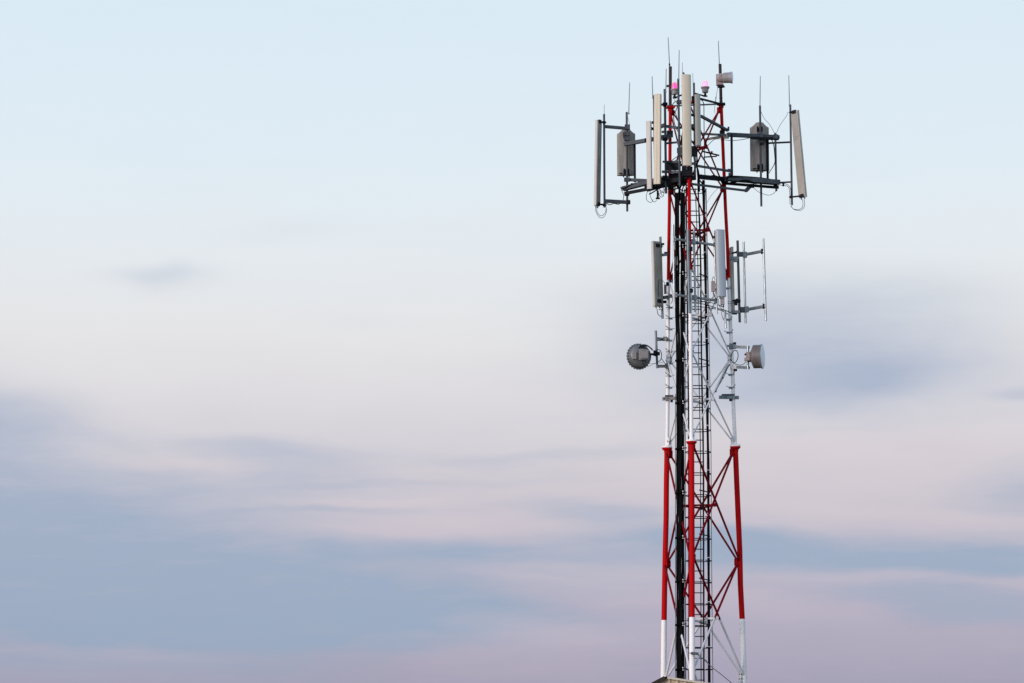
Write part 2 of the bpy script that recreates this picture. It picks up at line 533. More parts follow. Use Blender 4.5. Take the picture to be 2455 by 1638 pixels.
legs = {}
for k in 'LMR':
    p1, p2, p3 = PAINT[k]
    top = {'L': 258, 'M': 246, 'R': 252}[k]
    b = MB()

    def run(y0, y1, r0, r1, mi, n=14):
        ys = [y0 + (y1 - y0) * i / 5 for i in range(6)]
        for a, c in zip(ys[:-1], ys[1:]):
            ra = r0 + (r1 - r0) * (a - y0) / (y1 - y0)
            rc = r0 + (r1 - r0) * (c - y0) / (y1 - y0)
            b.tube(leg_at(k, c), leg_at(k, a), rc / S, ra / S, 20, mi, False)
    run(top, p1, 4.0, 4.2, 0)
    run(p1, p2 - 3, 4.2, 4.7, 1)
    run(p2 + 4, p3, 6.5, 6.6, 0)
    run(p3, FOOT[k], 6.7, 7.6, 1)
    legs[k] = b.build('leg', [M['red'], M['white']], tower)
    # bolted flange where the thin upper tube meets the thick lower one
    c = leg_at(k, p2 + 1)
    upv = (leg_at(k, p2 - 40) - leg_at(k, p2 + 40)).normalized()
    fl = MB()
    fl.lathe(c, upv, [(0.004, 0.146), (0.038, 0.146), (0.038, 0.06)], 28, 1)
    fl.lathe(c, upv, [(-0.16, 0.076), (-0.085, 0.085), (-0.045, 0.135), (-0.032, 0.144), (0.0, 0.144)], 28, 0)
    for q in range(8):
        a = 2 * math.pi * q / 8 + 0.2
        e = Vector((math.cos(a), math.sin(a), 0)) * 0.112
        fl.tube(c + e + upv * 0.036, c + e + upv * 0.07, 0.014, n=6, mat=1)
    fl.build('flange', [M['red'], M['white']], legs[k])
    ft = MB()
    c = leg_at(k, FOOT[k])
    c.z = 0
    ft.box(c + Vector((0, 0, 0.10)), (0.38, 0, 0), (0, 0.38, 0), (0, 0, 0.25))
    ft.build('footing', M['concrete'], tower)
    # gusset plates at each node, one towards either neighbour
    for i, y in enumerate(NODES[k]):
        for o in 'LMR':
            if o == k:
                continue
            a, t = leg_at(k, y), leg_at(o, NODES[o][i])
            dirv = t - a
            dirv.z = 0
            dirv.normalize()
            nrm = dirv.cross(Vector((0, 0, 1)))
            big = 1.0 if i not in (0,) else 0.8
            h = (0.125 if i >= 4 else 0.115) * big
            rr = 0.16 if i >= 4 else 0.125
            off = -0.10 if i in (0, 4) else 0.0
            gp = MB()
            p = [a + dirv * 0.03 + Vector((0, 0, off + h)), a + dirv * rr * 0.75 + Vector((0, 0, off + h)),
                 a + dirv * rr + Vector((0, 0, off + h * 0.7)), a + dirv * rr + Vector((0, 0, off - h * 0.7)),
                 a + dirv * rr * 0.75 + Vector((0, 0, off - h)), a + dirv * 0.03 + Vector((0, 0, off - h))]
            gp.prism([q - nrm * 0.007 for q in p], nrm * 0.014, 0)
            red = (i in (0, 1, 2, 5)) or i == 4
            for q in (-0.5, 0.5):
                cc = a + dirv * rr * 0.78 + Vector((0, 0, off + q * h))
                gp.tube(cc - nrm * 0.03, cc + nrm * 0.03, 0.016, n=6, mat=1)
            gp.build('gusset', [M['red'] if red else M['white'], M['black_steel']], legs[k])
    # white gusset above the flange as well
    for o in 'LMR':
        if o == k:
            continue
        a, t = leg_at(k, p2 - 14), leg_at(o, PAINT[o][1] - 14)
        dirv = t - a
        dirv.z = 0
        dirv.normalize()
        nrm = dirv.cross(Vector((0, 0, 1)))
        gp = MB()
        p = [a + dirv * 0.03 + Vector((0, 0, 0.11)), a + dirv * 0.09 + Vector((0, 0, 0.11)), a + dirv * 0.12 + Vector((0, 0, 0.03)),
             a + dirv * 0.12 + Vector((0, 0, -0.10)), a + dirv * 0.03 + Vector((0, 0, -0.10))]
        gp.prism([q - nrm * 0.007 for q in p], nrm * 0.014, 0)
        cc = a + dirv * 0.085
        gp.tube(cc - nrm * 0.03, cc + nrm * 0.03, 0.016, n=6, mat=1)
        gp.build('gusset', [M['white'], M['black_steel']], legs[k])

# bracing
for i in range(7):
    r = [1.95, 2.0, 1.85, 1.95, 2.6, 2.65, 2.5][i] / S
    mids = []
    for a, c in (('L', 'M'), ('M', 'R'), ('R', 'L')):
        ends = []
        for (p, q) in ((a, c), (c, a)):
            yt = NODES[p][i] + (8 if i in (0, 4) else 4)
            if i == 3 or i == 2:
                yt = NODES[p][i] + 4
            yb = NODES[q][i + 1] - (18 if i == 3 else 4)
            A, B = leg_at(p, yt), leg_at(q, yb)
            dv = (B - A)
            hd = Vector((dv.x, dv.y, 0)).normalized()
            A = A + hd * 0.07
            B = B - hd * 0.07
            ends.append((A, B))
        nrm = (ends[0][1] - ends[0][0]).cross(ends[1][1] - ends[1][0]).normalized()
        for j, (A, B) in enumerate(ends):
            o = nrm * (r * 1.02 if j else -r * 1.02)
            bb = MB()
            if i in (0, 1, 4):
                bb.tube(A + o, B + o, r, n=10, mat=0)
            elif i in (2, 3, 6):
                bb.tube(A + o, B + o, r, n=10, mat=1)
            else:
                Cc = A + (B - A) * 0.515
                bb.tube(A + o, Cc + o, r, n=10, mat=0)
                bb.tube(Cc + o, B + o, r, n=10, mat=1)
            bb.build('brace', [M['shaded_red'], M['shaded_white']], tower)
        mids.append(((ends[0][0] + ends[0][1]) / 2 + (ends[1][0] + ends[1][1]) / 2) / 2 + Vector((0, 0, -0.03)))
    for j in range(3):
        bb = MB()
        bb.bar(mids[j], mids[(j + 1) % 3], 0.05, 0.05, 0 if i in (0, 1, 4) else 1)
        c = mids[j]
        bb.box(c, (0.035, 0, 0), (0, 0.035, 0), (0, 0, 0.05), 0 if i in (0, 1, 4) else 1)
        bb.build('horizontal_strut', [M['shaded_red'], M['shaded_white']], tower)

# little hooked cable hangers clamped round the white parts of the legs
for k, ys in (('L', (738, 764, 790, 817, 844, 872, 902, 930)), ('R', (692, 767, 798, 830, 899, 930))):
    for y in ys:
        c = leg_at(k, y)
        h = MB()
        h.lathe(c - Vector((0, 0, 0.012)), (0, 0, 1), [(0, 0.058), (0.024, 0.058)], 16)
        sx = 1 if k == 'L' else -1
        h.box(c + Vector((0.075 * sx, -0.055, -0.01)), (0.048, 0, 0), (0, 0.02, 0), (0, 0, 0.024))
        h.path(spline([c + Vector((0.06, -0.06, 0.02)), c + Vector((-0.02, -0.07, 0.05)), c + Vector((-0.055, -0.06, 0.075)),
                       c + Vector((-0.062, -0.05, 0.105))] if k == 'L' else
                      [c + Vector((-0.04, -0.06, 0.015)), c + Vector((-0.14, -0.05, 0.022)), c + Vector((-0.172, -0.05, 0.03)),
                       c + Vector((-0.182, -0.05, 0.055))], 4), 0.009, 6)
        if k == 'L':
            h.bar(c + Vector((0.08, -0.05, 0.012)), c + Vector((0.19, -0.05, 0.022)), 0.014, 0.014)
        else:
            h.path(spline([c + Vector((0.0, -0.058, 0.02)), c + Vector((0.05, -0.04, 0.06)), c + Vector((0.058, -0.02, 0.10))], 4), 0.009, 6)
        h.build('cable_hanger', M['galv_dark'], legs[k])

# top plates of the legs
for k, y in (('L', 258), ('R', 250), ('M', 246)):
    c = leg_at(k, y)
    b = MB()
    ang = {'L': 0.2, 'R': -0.1, 'M': 0.0}[k]
    e1 = Vector((math.cos(ang), math.sin(ang), 0))
    e2 = Vector((-e1.y, e1.x, 0))
    b.box(c, e1 * 0.115, e2 * 0.115, (0, 0, 0.022))
    b.box(c - Vector((0, 0, 0.06)), e1 * 0.07, e2 * 0.012, (0, 0, 0.05))
    b.box(c - Vector((0, 0, 0.06)), e1 * 0.012, e2 * 0.07, (0, 0, 0.05))
    b.build('top_plate', M['red'] if k != 'R' else M['black_steel'], legs[k])

# ------------------------------------------------------------------ caged ladder inside the tower
LD = -0.42
RAIL_L = [(430, 1645), (740, 1647.7), (1000, 1651), (1640, 1652), (1960, 1654)]
RAIL_R = [(430, 1673), (480, 1674), (580, 1679), (740, 1680.3), (900, 1682), (1000, 1684.3), (1100, 1686), (1640, 1687.2), (1960, 1690)]
CAGE_R = [(440, 1691), (600, 1696), (660, 1697.7), (800, 1699.5), (900, 1701.5), (1060, 1704.5), (1300, 1705.6), (1460, 1707), (1600, 1708.7), (1960, 1712)]
CAGE_L = [(440, 1641), (600, 1641.5), (1600, 1643.8), (1960, 1645)]
ladder = thing('caged_ladder', 'dark caged ladder with hoops, climbing inside the tower behind the middle leg', 'ladder',
               Vector((P(1667, 1960, LD).x, Y0 + LD, 0)))
for tab in (RAIL_L, RAIL_R):
    b = MB()
    ys = [430 + 1530 * i / 16 for i in range(17)]
    b.path([P(lerp(tab, y), y, LD) for y in ys], 1.7 / S, 6)
    b.build('rail', M['black_steel'], ladder)
rung_y = []
y = 454.0
while y < 1955:
    rung_y.append(y)
    y += 26.15
for i, y in enumerate(rung_y):
    a, c = P(lerp(RAIL_L, y), y, LD), P(lerp(RAIL_R, y), y, LD)
    c.z = a.z
    b = MB()
    b.tube(a, c, 1.35 / S, n=6)
    b.build('rung', M['black_steel'], ladder)
    if i % 2 == 0 and y < 1700:
        xl, xr = lerp(CAGE_L, y), lerp(CAGE_R, y)
        cx = P((xl + xr) / 2, y, -0.08)
        rx = (xr - xl) / 2 / S
        pts = []
        for q in range(25):
            t = R(-118 - 304 * q / 24)
            pts.append(Vector((cx.x + rx * math.cos(t), Y0 - 0.08 + 0.37 * math.sin(t), a.z)))
        b = MB()
        b.path(pts, 1.15 / S, 5)
        b.build('cage_hoop', M['black_steel'], ladder)
for tab, d, off, r, mm in ((CAGE_L, -0.08, 0, 1.0, 'black_steel'), (CAGE_R, -0.08, 0, 1.0, 'galv_dark'), (RAIL_R, 0.28, -6.5, 1.2, 'black_steel')):
    b = MB()
    b.path([P(lerp(tab, y) + off, y, d) for y in [452 + 1208 * i / 14 for i in range(15)]], r / S, 5)
    b.build('cage_strap', M[mm], ladder)
b = MB()
b.tube(P(1692.5, 452, -0.2), P(1697.5, 722, -0.2), 1.5 / S)
b.build('safety_rail', M['galv'], ladder)

# ------------------------------------------------------------------ feeder cables
main = thing('feeder_cable_bundle', 'thick bundle of black feeder cables strapped up the left inside of the tower', 'cables',
             Vector((P(1631, 1960, -0.55).x, Y0 - 0.55, 0)))
TOPX = [1619.6, 1622.2, 1624.8, 1627.2, 1632.6, 1635.2, 1637.8, 1639.6, 1621.0, 1626.0, 1634.0]
LOWX = [1623.0, 1625.4, 1627.8, 1630.2, 1632.4, 1634.8, 1637.2, 1639.6, 1624.4, 1629.0, 1635.8]
for i, (xt, xb) in enumerate(zip(TOPX, LOWX)):
    pts = []
    ys = [462 + 1500 * q / 44 for q in range(45)]
    dz = -0.52 - (0.05 if i < 8 else 0.0) + random.uniform(-0.015, 0.015)
    ph = random.uniform(0, 6)
    for y in ys:
        t = min(max((y - 640) / 320, 0), 1)
        t = t * t * (3 - 2 * t)
        x = xt + (xb - xt) * t + 0.45 * math.sin(y * 0.031 + ph) + 0.3 * math.sin(y * 0.071 + 2 * ph)
        pts.append(P(x, y, dz + 0.012 * math.sin(y * 0.043 + ph)))
    b = MB()
    b.path(spline(pts, 2), random.choice((1.45, 1.7, 1.9)) / S, 7)
    b.build('cable', M['rubber'], main)
for x0, x1, y0 in ((1619.3, 1619.8, 945), (1642.6, 1643.2, 470)):
    b = MB()
    b.bar(P(x0, y0, -0.42), P(x1, 1955, -0.42), 0.02, 0.035)
    b.build('cable_rack', M['galv_dark'], main)
for y in (590, 655, 755, 863, 965, 1075, 1181, 1288, 1393, 1497, 1604, 1712):
    b = MB()
    b.bar(P(1618.5, y + 1, -0.62), P(1646.5, y - 1, -0.60), 0.03, 0.026)
    b.box(P(1621, y + 2, -0.62), (0.03, 0, 0), (0, 0.03, 0), (0, 0, 0.03))
    b.box(P(1637, y - 3, -0.64), (0.012, 0, 0), (0, 0.012, 0), (0, 0, 0.016), 1)
    b.box(P(1637.4, y + 2.5, -0.64), (0.012, 0, 0), (0, 0.012, 0), (0, 0, 0.012), 1)
    b.build('cable_clamp', [M['rubber'], M['clip']], main)

CAB_R = [(430, 1686.5), (520, 1688), (600, 1690), (700, 1692), (800, 1694), (900, 1696), (1000, 1695.8), (1100, 1698), (1300, 1698.5), (1500, 1699.6), (1640, 1700.5), (1960, 1703)]
side = thing('feeder_cable_bundle', 'pair of black feeder cables with white clips on the right side of the ladder cage', 'cables',
             Vector((P(1700, 1960, -0.2).x, Y0 - 0.2, 0)))
for off, r in ((-1.7, 1.6), (1.5, 1.65), (0.0, 1.5)):
    b = MB()
    ph = random.uniform(0, 6)
    b.path(spline([P(lerp(CAB_R, y) + off + 0.35 * math.sin(y * 0.037 + ph), y, -0.22) for y in [432 + 1525 * q / 36 for q in range(37)]], 2), r / S, 7)
    b.build('cable', M['rubber'], side)
b = MB()
b.path(spline([P(lerp(RAIL_R, y) + 0.8 + 0.4 * math.sin(y * 0.05), y, LD - 0.05) for y in [432 + 1525 * q / 36 for q in range(37)]], 2), 1.5 / S, 7)
b.build('cable', M['rubber'], side)
for y in (605, 707, 812, 914, 1020, 1127, 1231, 1337, 1443, 1551, 1660):
    b = MB()
    b.box(P(lerp(CAB_R, y), y, -0.27), (0.034, 0, 0), (0, 0.02, 0), (0, 0, 0.011))
    b.build('cable_clip', M['clip'], side)
for y in (660, 762, 863, 958, 1178, 1283, 1389, 1496):
    b = MB()
    b.bar(P(1676, y - 3, -0.30), P(lerp(CAB_R, y) + 4, y + 3, -0.24), 0.025, 0.03)
    b.build('cable_clamp', M['black_steel'], side)


# ------------------------------------------------------------------ antenna frames
class Frame:
    def __init__(self, name, label, cat, loc, group=None):
        self.root = thing(name, label, cat, loc, group)

    def pole(self, x0, y0, x1, y1, d, wpx, m='steel', d1=None, name='pole'):
        b = MB()
        b.tube(P(x1, y1, d if d1 is None else d1), P(x0, y0, d), wpx / 2 / S, n=14)
        return b.build(name, M[m], self.root)

    def arm(self, x0, y0, d0, x1, y1, d1, hpx, m='steel', wpx=None, name='arm', round_=False):
        b = MB()
        a, c = P(x0, y0, d0), P(x1, y1, d1)
        if round_:
            b.tube(a, c, hpx / 2 / S, n=14)
        else:
            b.bar(a, c, (wpx or hpx) / S, hpx / S)
        return b.build(name, M[m], self.root)

    def clamp(self, x, y, d, wpx, hpx, m='steel', dep=0.10):
        b = MB()
        c = P(x, y, d)
        b.box(c, (wpx / 2 / S, 0, 0), (0, dep / 2, 0), (0, 0, hpx / 2 / S))
        for sx in (-1, 1):
            for sz in (-0.5, 0.5):
                q = c + Vector((sx * wpx * 0.34 / S, 0, sz * hpx * 0.5 / S))
                b.tube(q - Vector((0, dep / 2 + 0.03, 0)), q + Vector((0, dep / 2 + 0.02, 0)), 0.01, n=6)
        return b.build('clamp', M[m], self.root)

    def cable(self, pts, r=0.9, m='rubber', name='cable'):
        b = MB()
        b.path(spline([P(*p) for p in pts], 6), r / S, 6)
        return b.build(name, M[m], self.root)


# --- left outrigger
f = Frame('antenna_outrigger', 'dark steel outrigger frame reaching out left of the tower top, with two bare poles', 'antenna frame', P(1525, 470, 0.7),
          'outrigger frames at the tower top')
f.pole(1448.2, 274, 1449.3, 497.5, 0.6, 5.4)
f.pole(1502.4, 269, 1503.8, 507, 0.9, 5.4)
f.pole(1521.5, 338, 1522.2, 437, 0.95, 5.6, 'black_steel')
f.arm(1448, 303.5, 0.62, 1502, 308, 0.88, 7.0)
f.arm(1449, 482, 0.62, 1510, 485.5, 0.88, 8.0)
f.arm(1497, 346, 0.9, 1552, 336.5, 0.55, 9)
f.arm(1552, 336.5, 0.55, 1604, 330, 0.35, 8)
f.arm(1506, 431, 0.9, 1600, 436, 0.6, 7)
f.arm(1494, 453, 0.85, 1600, 426, 0.1, 10, wpx=14)
f.arm(1498, 464, 0.85, 1604, 444, 0.1, 7, 'black_steel')
f.clamp(1504, 305, 0.86, 13, 12, 'steel')
f.clamp(1506, 485, 0.86, 9, 10, 'black_steel')
f.clamp(1503, 322, 0.86, 14, 8)
f.clamp(1503, 333, 0.86, 14, 10)
f.clamp(1503, 431, 0.86, 14, 9)
f.clamp(1503, 465, 0.86, 12, 9, 'black_steel')
f.clamp(1516, 443, 0.7, 8, 6, 'black_steel')
f.clamp(1548, 337, 0.5, 5, 10, 'black_steel')
f.clamp(1606, 320, legd('L', 320) - 0.03, 15, 12, 'black_steel', 0.14)
f.clamp(1605, 436, legd('L', 436) - 0.03, 16, 12, 'black_steel', 0.16)
f.cable([(1488, 449, 0.72), (1494, 452, 0.7), (1516, 442, 0.6), (1550, 433, 0.4), (1598, 424, 0.1)], 1.3)
f.cable([(1488, 450, 0.75), (1491, 458, 0.8), (1495, 468, 0.85), (1494, 481, 0.85)], 0.8)
f.cable([(1450, 486, 0.6), (1462, 491, 0.55), (1472, 488, 0.6), (1482, 490, 0.62), (1488, 487, 0.7)], 1.1)
f.cable([(1505, 281, 0.85), (1508, 292, 0.82), (1510, 303, 0.84)], 0.45, 'greycable')

# --- front-left poles
f = Frame('antenna_outrigger', 'dark steel pole frame left of the red left leg, carrying two slender beige antennas', 'antenna frame', P(1580, 450, -0.3),
          'outrigger frames at the tower top')
f.pole(1567.2, 229, 1570, 452, -0.42, 4.2)
f.pole(1593.6, 214, 1597, 464, -0.5, 6.0)
f.arm(1597, 303, -0.5, 1625, 307, -0.75, 7)
f.arm(1568, 310, -0.42, 1594, 300, -0.5, 8)
f.arm(1587, 317, -0.45, 1597, 315, -0.5, 5)
f.arm(1586, 328, -0.45, 1610, 326, 0.1, 8)
f.arm(1596, 344, -0.4, 1628, 341, -0.6, 4.5)
f.arm(1590, 388, -0.3, 1632, 389, -0.75, 5)
f.arm(1588, 412, -0.45, 1633, 413, -0.75, 6, 'steel')
f.arm(1548, 447, 0.2, 1597, 434, -0.5, 9, 'black_steel')
f.arm(1552, 456, -0.6, 1600, 443, -0.4, 8, 'black_steel')
f.arm(1587, 436, -0.4, 1645, 430, -0.8, 10, 'black_steel')
b = MB()
q = [P(1597, 388, -0.35), P(1632, 388, -0.75), P(1632, 407, -0.40), P(1597, 407, 0.0)]
b.prism(q, (0, 0, -0.02))
b.build('grating', M['steel'], f.root)
for y in (250, 334, 425):
    f.clamp(1594.5, y, -0.52, 12, 7, 'black_steel')
f.clamp(1577, 466, -0.45, 5, 18, 'black_steel', 0.05)
f.clamp(1577, 476, -0.45, 10, 3, 'black_steel', 0.08)
f.clamp(1566, 334, -0.45, 8, 9, 'steel')
f.clamp(1566, 294, -0.45, 7, 5, 'black_steel')
f.cable([(1572, 446, -0.6), (1577, 458, -0.62), (1583, 472, -0.6), (1590, 470, -0.55), (1593, 455, -0.5)], 0.7)
f.cable([(1580, 450, -0.6), (1584, 462, -0.6), (1588, 470, -0.58)], 0.6)
f.cable([(1583, 456, -0.6), (1590, 462, -0.55), (1594, 452, -0.5)], 0.8)
f.cable([(1556, 466, -0.5), (1564, 462, -0.5), (1574, 456, -0.5), (1590, 447, -0.4)], 1.6)

# --- front poles
f = Frame('antenna_outrigger', 'dark steel pole frame at the tower front, behind the broadest beige antenna', 'antenna frame', P(1650, 440, -1.1),
          'outrigger frames at the tower top')
f.pole(1626, 189, 1629.8, 446, -0.95, 5.4)
f.pole(1638.5, 174, 1642, 420, -1.18, 5.0)
f.pole(1663.5, 199, 1666.5, 430, -0.75, 5.2)
f.arm(1626, 307, -0.9, 1665, 300, -0.75, 6)
f.arm(1628, 396, -0.9, 1666, 392, -0.75, 6)
f.arm(1640, 270, -1.1, 1663, 277, -0.75, 5, 'black_steel')
f.arm(1655, 300, -1.0, 1663, 312, -0.75, 5, 'black_steel')
f.arm(1629, 430, -0.8, 1668, 427, -0.75, 9, 'black_steel')
f.arm(1610, 440, -0.2, 1650, 424, -0.95, 8, 'black_steel')
f.clamp(1628, 245, -0.97, 12, 9)
f.clamp(1629.5, 361, -0.97, 13, 12)
f.clamp(1629, 371, -0.97, 9, 8)
f.clamp(1661, 240, -0.78, 6, 18, 'black_steel')
f.clamp(1663, 355, -0.78, 12, 8, 'black_steel')
f.clamp(1665, 368, -0.76, 14, 14, 'black_steel')
f.clamp(1648, 412, -1.2, 24, 22, 'black_steel', 0.2)
f.clamp(1646, 404, -1.3, 4, 8, 'steel', 0.05)
f.cable([(1613, 228, 0.1), (1617, 240, -0.2), (1623, 247, -0.6), (1630, 250, -0.9)], 0.6)
f.cable([(1610, 254, 0.1), (1619, 244, -0.2), (1625, 250, -0.6), (1622, 262, -0.5), (1615, 280, -0.3), (1620, 305, -0.3), (1634, 330, -0.6)], 1.0)
f.cable([(1611, 262, 0.1), (1618, 268, -0.1), (1624, 285, -0.4), (1630, 300, -0.8)], 1.0)
f.cable([(1634, 330, -0.6), (1636, 360, -0.7), (1637, 400, -0.7), (1632, 440, -0.6), (1626, 470, -0.55)], 2.2)
f.cable([(1668, 352, -0.7), (1671, 380, -0.6), (1672, 410, -0.5), (1675, 440, -0.3)], 1.8)
f.cable([(1603, 392, -0.2), (1612, 384, -0.3), (1626, 374, -0.8)], 0.9)
f.cable([(1608, 394, -0.2), (1616, 387, -0.3), (1627, 381, -0.8)], 0.9)
f.cable([(1612, 430, 0.0), (1622, 440, -0.3), (1634, 470, -0.5), (1637, 500, -0.52)], 1.6)
f.cable([(1616, 436, 0.0), (1628, 450, -0.3), (1630, 475, -0.5), (1624, 505, -0.52)], 1.6)
f.cable([(1660, 425, -0.4), (1645, 440, -0.4), (1636, 455, -0.5), (1633, 490, -0.5)], 1.6)
f.cable([(1655, 432, -0.4), (1640, 436, -0.4), (1628, 460, -0.5), (1621, 500, -0.52)], 1.4)
f.cable([(1675, 430, -0.3), (1683, 440, -0.25), (1687, 455, -0.25), (1688, 500, -0.24)], 1.6)
f.cable([(1690, 436, -0.2), (1684, 445, -0.2), (1685, 470, -0.2), (1690, 520, -0.22)], 1.4)

f.clamp(1618, 424, -0.4, 30, 12, 'black_steel', 0.25)
f.clamp(1608, 447, 0.2, 14, 14, 'black_steel', 0.2)
f.clamp(1634, 440, -0.5, 18, 10, 'black_steel', 0.2)
f.cable([(1600, 446, 0.0), (1612, 455, -0.2), (1626, 452, -0.4), (1640, 458, -0.5), (1652, 446, -0.5)], 1.6)
f.cable([(1606, 418, 0.0), (1614, 432, -0.2), (1622, 446, -0.4), (1633, 466, -0.5), (1638, 500, -0.52)], 1.5)
f.cable([(1645, 425, -0.6), (1636, 432, -0.5), (1627, 436, -0.4), (1618, 452, -0.4), (1620, 490, -0.5)], 1.5)
f.cable([(1668, 360, -0.7), (1664, 380, -0.7), (1670, 396, -0.6), (1676, 420, -0.4), (1677, 460, -0.4)], 1.6)
f.cable([(1660, 372, -0.7), (1668, 385, -0.7), (1666, 405, -0.6), (1662, 430, -0.5)], 1.4)

# --- right outrigger
f = Frame('antenna_outrigger', 'dark steel outrigger frame reaching out right of the tower top', 'antenna frame', P(1790, 440, 0.4),
          'outrigger frames at the tower top')
f.pole(1753.8, 322, 1754.8, 424, -0.1, 6.0, 'black_steel')
f.pole(1822, 254, 1825.3, 495, 0.5, 5.3)
f.pole(1839.5, 330, 1840.5, 430, 0.75, 5.8, 'black_steel')
f.pole(1858.8, 319, 1861.2, 458.5, 0.65, 5.2)
f.pole(1894.6, 251, 1898.8, 492, 0.5, 5.2)
f.arm(1744, 323, 0.05, 1867, 329.5, 0.72, 9.5)
f.arm(1800, 331, 0.3, 1866, 333.5, 0.7, 6, 'black_steel')
f.arm(1680, 278.5, -0.75, 1744.5, 313, 0.30, 6.0)
f.arm(1681, 321, 0.4, 1740, 324, 0.05, 5)
f.arm(1690, 335, 0.55, 1745, 325, 0.2, 5, 'wideback')
f.arm(1672, 398, -0.7, 1753, 411, -0.1, 5.2)
f.arm(1843, 343.5, 0.72, 1896, 341, 0.5, 4.0, 'black_steel')
f.arm(1862, 438.5, 0.65, 1897, 436.5, 0.5, 3.6, 'black_steel')
f.arm(1742, 428, -0.1, 1866, 438, 0.6, 11, wpx=20)
f.arm(1740, 440, 0.25, 1866, 450, 0.85, 6, 'black_steel')
f.arm(1655, 441, -0.8, 1790, 457.5, 0.15, 5)
f.arm(1788, 458, 0.15, 1801, 444, 0.45, 7)
f.arm(1676, 424, -0.4, 1738, 430, 0.15, 10, 'black_steel')
f.clamp(1746.5, 309, 0.3, 4, 9)
f.clamp(1731.5, 319, legd('R', 319) - 0.05, 12, 11, 'black_steel', 0.16)
f.clamp(1741, 327, 0.1, 13, 10, 'wideback')
f.clamp(1738, 435, legd('R', 435) - 0.05, 15, 12, 'black_steel', 0.16)
f.clamp(1749, 409, -0.1, 9, 7)
f.clamp(1750, 418, -0.1, 7, 6)
f.clamp(1822.5, 325, 0.46, 14, 11)
f.clamp(1859.5, 328, 0.6, 11, 11)
f.clamp(1826, 345, 0.47, 11, 5, 'black_steel')
f.clamp(1860.5, 448, 0.62, 13, 6, 'black_steel')
f.clamp(1801, 446, 0.35, 14, 9, 'black_steel')
f.clamp(1878, 443, 0.55, 4, 7, 'black_steel')
f.clamp(1840, 431, 0.5, 8, 4, 'black_steel')
f.cable([(1740, 430, -0.15), (1752, 423.5, -0.2), (1780, 424, 0.0), (1820, 427, 0.25), (1852, 432, 0.45), (1866, 438, 0.5)], 2.0)
f.cable([(1745, 440, 0.0), (1760, 437, -0.1), (1790, 433, 0.0), (1812, 440, 0.2), (1840, 434, 0.4), (1866, 440, 0.5)], 2.0)
f.cable([(1866, 440, 0.5), (1875, 440, 0.5), (1888, 443, 0.5), (1895, 452, 0.45), (1896, 470, 0.45)], 0.7)
f.cable([(1866, 443, 0.5), (1876, 445, 0.5), (1888, 447, 0.5), (1893, 458, 0.45), (1894, 490, 0.45)], 0.7)
f.cable([(1806, 450, 0.4), (1820, 461, 0.42), (1840, 468, 0.5), (1853, 465, 0.55), (1861, 457, 0.6)], 0.6)
f.cable([(1824.5, 268, 0.5), (1832, 284, 0.5), (1846, 300, 0.55), (1857, 320, 0.62)], 0.55, 'greycable')
f.cable([(1889, 269, 0.5), (1885, 279, 0.5), (1871, 299, 0.55), (1861.5, 319, 0.62)], 0.55, 'greycable')
f.cable([(1840, 331, 0.6), (1850, 336, 0.6), (1855, 350, 0.6), (1857, 370, 0.6), (1857.5, 390, 0.6), (1850, 405, 0.65), (1843, 416, 0.7)], 1.0)
f.cable([(1725, 333, 0.2), (1740, 336, 0.1), (1760, 337, 0.1), (1785, 334, 0.2), (1800, 330, 0.3)], 0.8)
f.cable([(1690, 357, 0.0), (1700, 346, 0.1), (1712, 335, 0.2), (1725, 333, 0.2)], 0.8, 'greycable')
f.cable([(1736, 440, 0.3), (1718, 455, 0.2), (1703, 472, 0.1), (1694, 488, 0.0)], 0.45, 'greycable')
f.cable([(1680, 420, -0.3), (1695, 426, -0.2), (1712, 422, 0.0), (1735, 432, 0.2)], 2.6)

# --- bare ring bars and the short crossed rods at the tower top
f = Frame('antenna_outrigger', 'black bars and thin upright conduit between the middle and right legs near the beacons', 'antenna frame', P(1700, 420, -0.1),
          'outrigger frames at the tower top')
f.arm(1666, 233.5, -0.8, 1725, 249, legd('R', 250), 4.2, 'black_steel')
f.arm(1612, 254, legd('L', 254), 1722, 250, legd('R', 250), 3.4, 'steel')
f.arm(1684, 363, 0.1, 1724, 373, 0.35, 3.2, 'black_steel')
f.arm(1688, 377, 0.1, 1718, 375, 0.35, 3.0, 'black_steel')
f.clamp(1706, 366, 0.22, 5, 6, 'steel', 0.05)
f.cable([(1679, 239, -0.3), (1684, 242, -0.3), (1687, 249, -0.3), (1687.6, 260, -0.3), (1688.3, 330, -0.3), (1690.3, 430, -0.3)], 1.1, 'black_steel', 'conduit')
f.cable([(1716, 236, 0.2), (1714, 252, 0.2), (1713, 262, 0.2), (1714, 272, 0.2)], 0.5, 'greycable')

# --- two thick stub masts on the outer legs
m1 = MB()
m1.tube(P(1606.8, 257, legd('L', 257)), P(1607.2, 160, legd('L', 257)), 3.9 / S, n=18)
m1.box(P(1601, 206.5, legd('L', 257)), (0.035, 0, 0), (0, 0.03, 0), (0, 0, 0.028))
m1.tube(P(1607, 256, legd('L', 257)), P(1607, 252, legd('L', 257)), 6 / S, n=18)
for yy in (240, 275):
    m1.tube(P(1606.9, yy, legd('L', 257)), P(1606.9, yy - 1.2, legd('L', 257)), 4.1 / S, n=18)
tag(m1.build('stub_mast', M['mast']), 'thick dark stub mast on the red left leg, tapering to a leaning rod', 'mast', 'stub masts')
m2 = MB()
m2.tube(P(1728.8, 250, legd('R', 250)), P(1726.2, 154, legd('R', 250)), 3.8 / S, n=18)
m2.tube(P(1728.6, 245, legd('R', 250)), P(1728.5, 243, legd('R', 250)), 4.2 / S, n=18)
m2.tube(P(1728.3, 236, legd('R', 250)), P(1728.3, 235, legd('R', 250)), 4.4 / S, n=18)
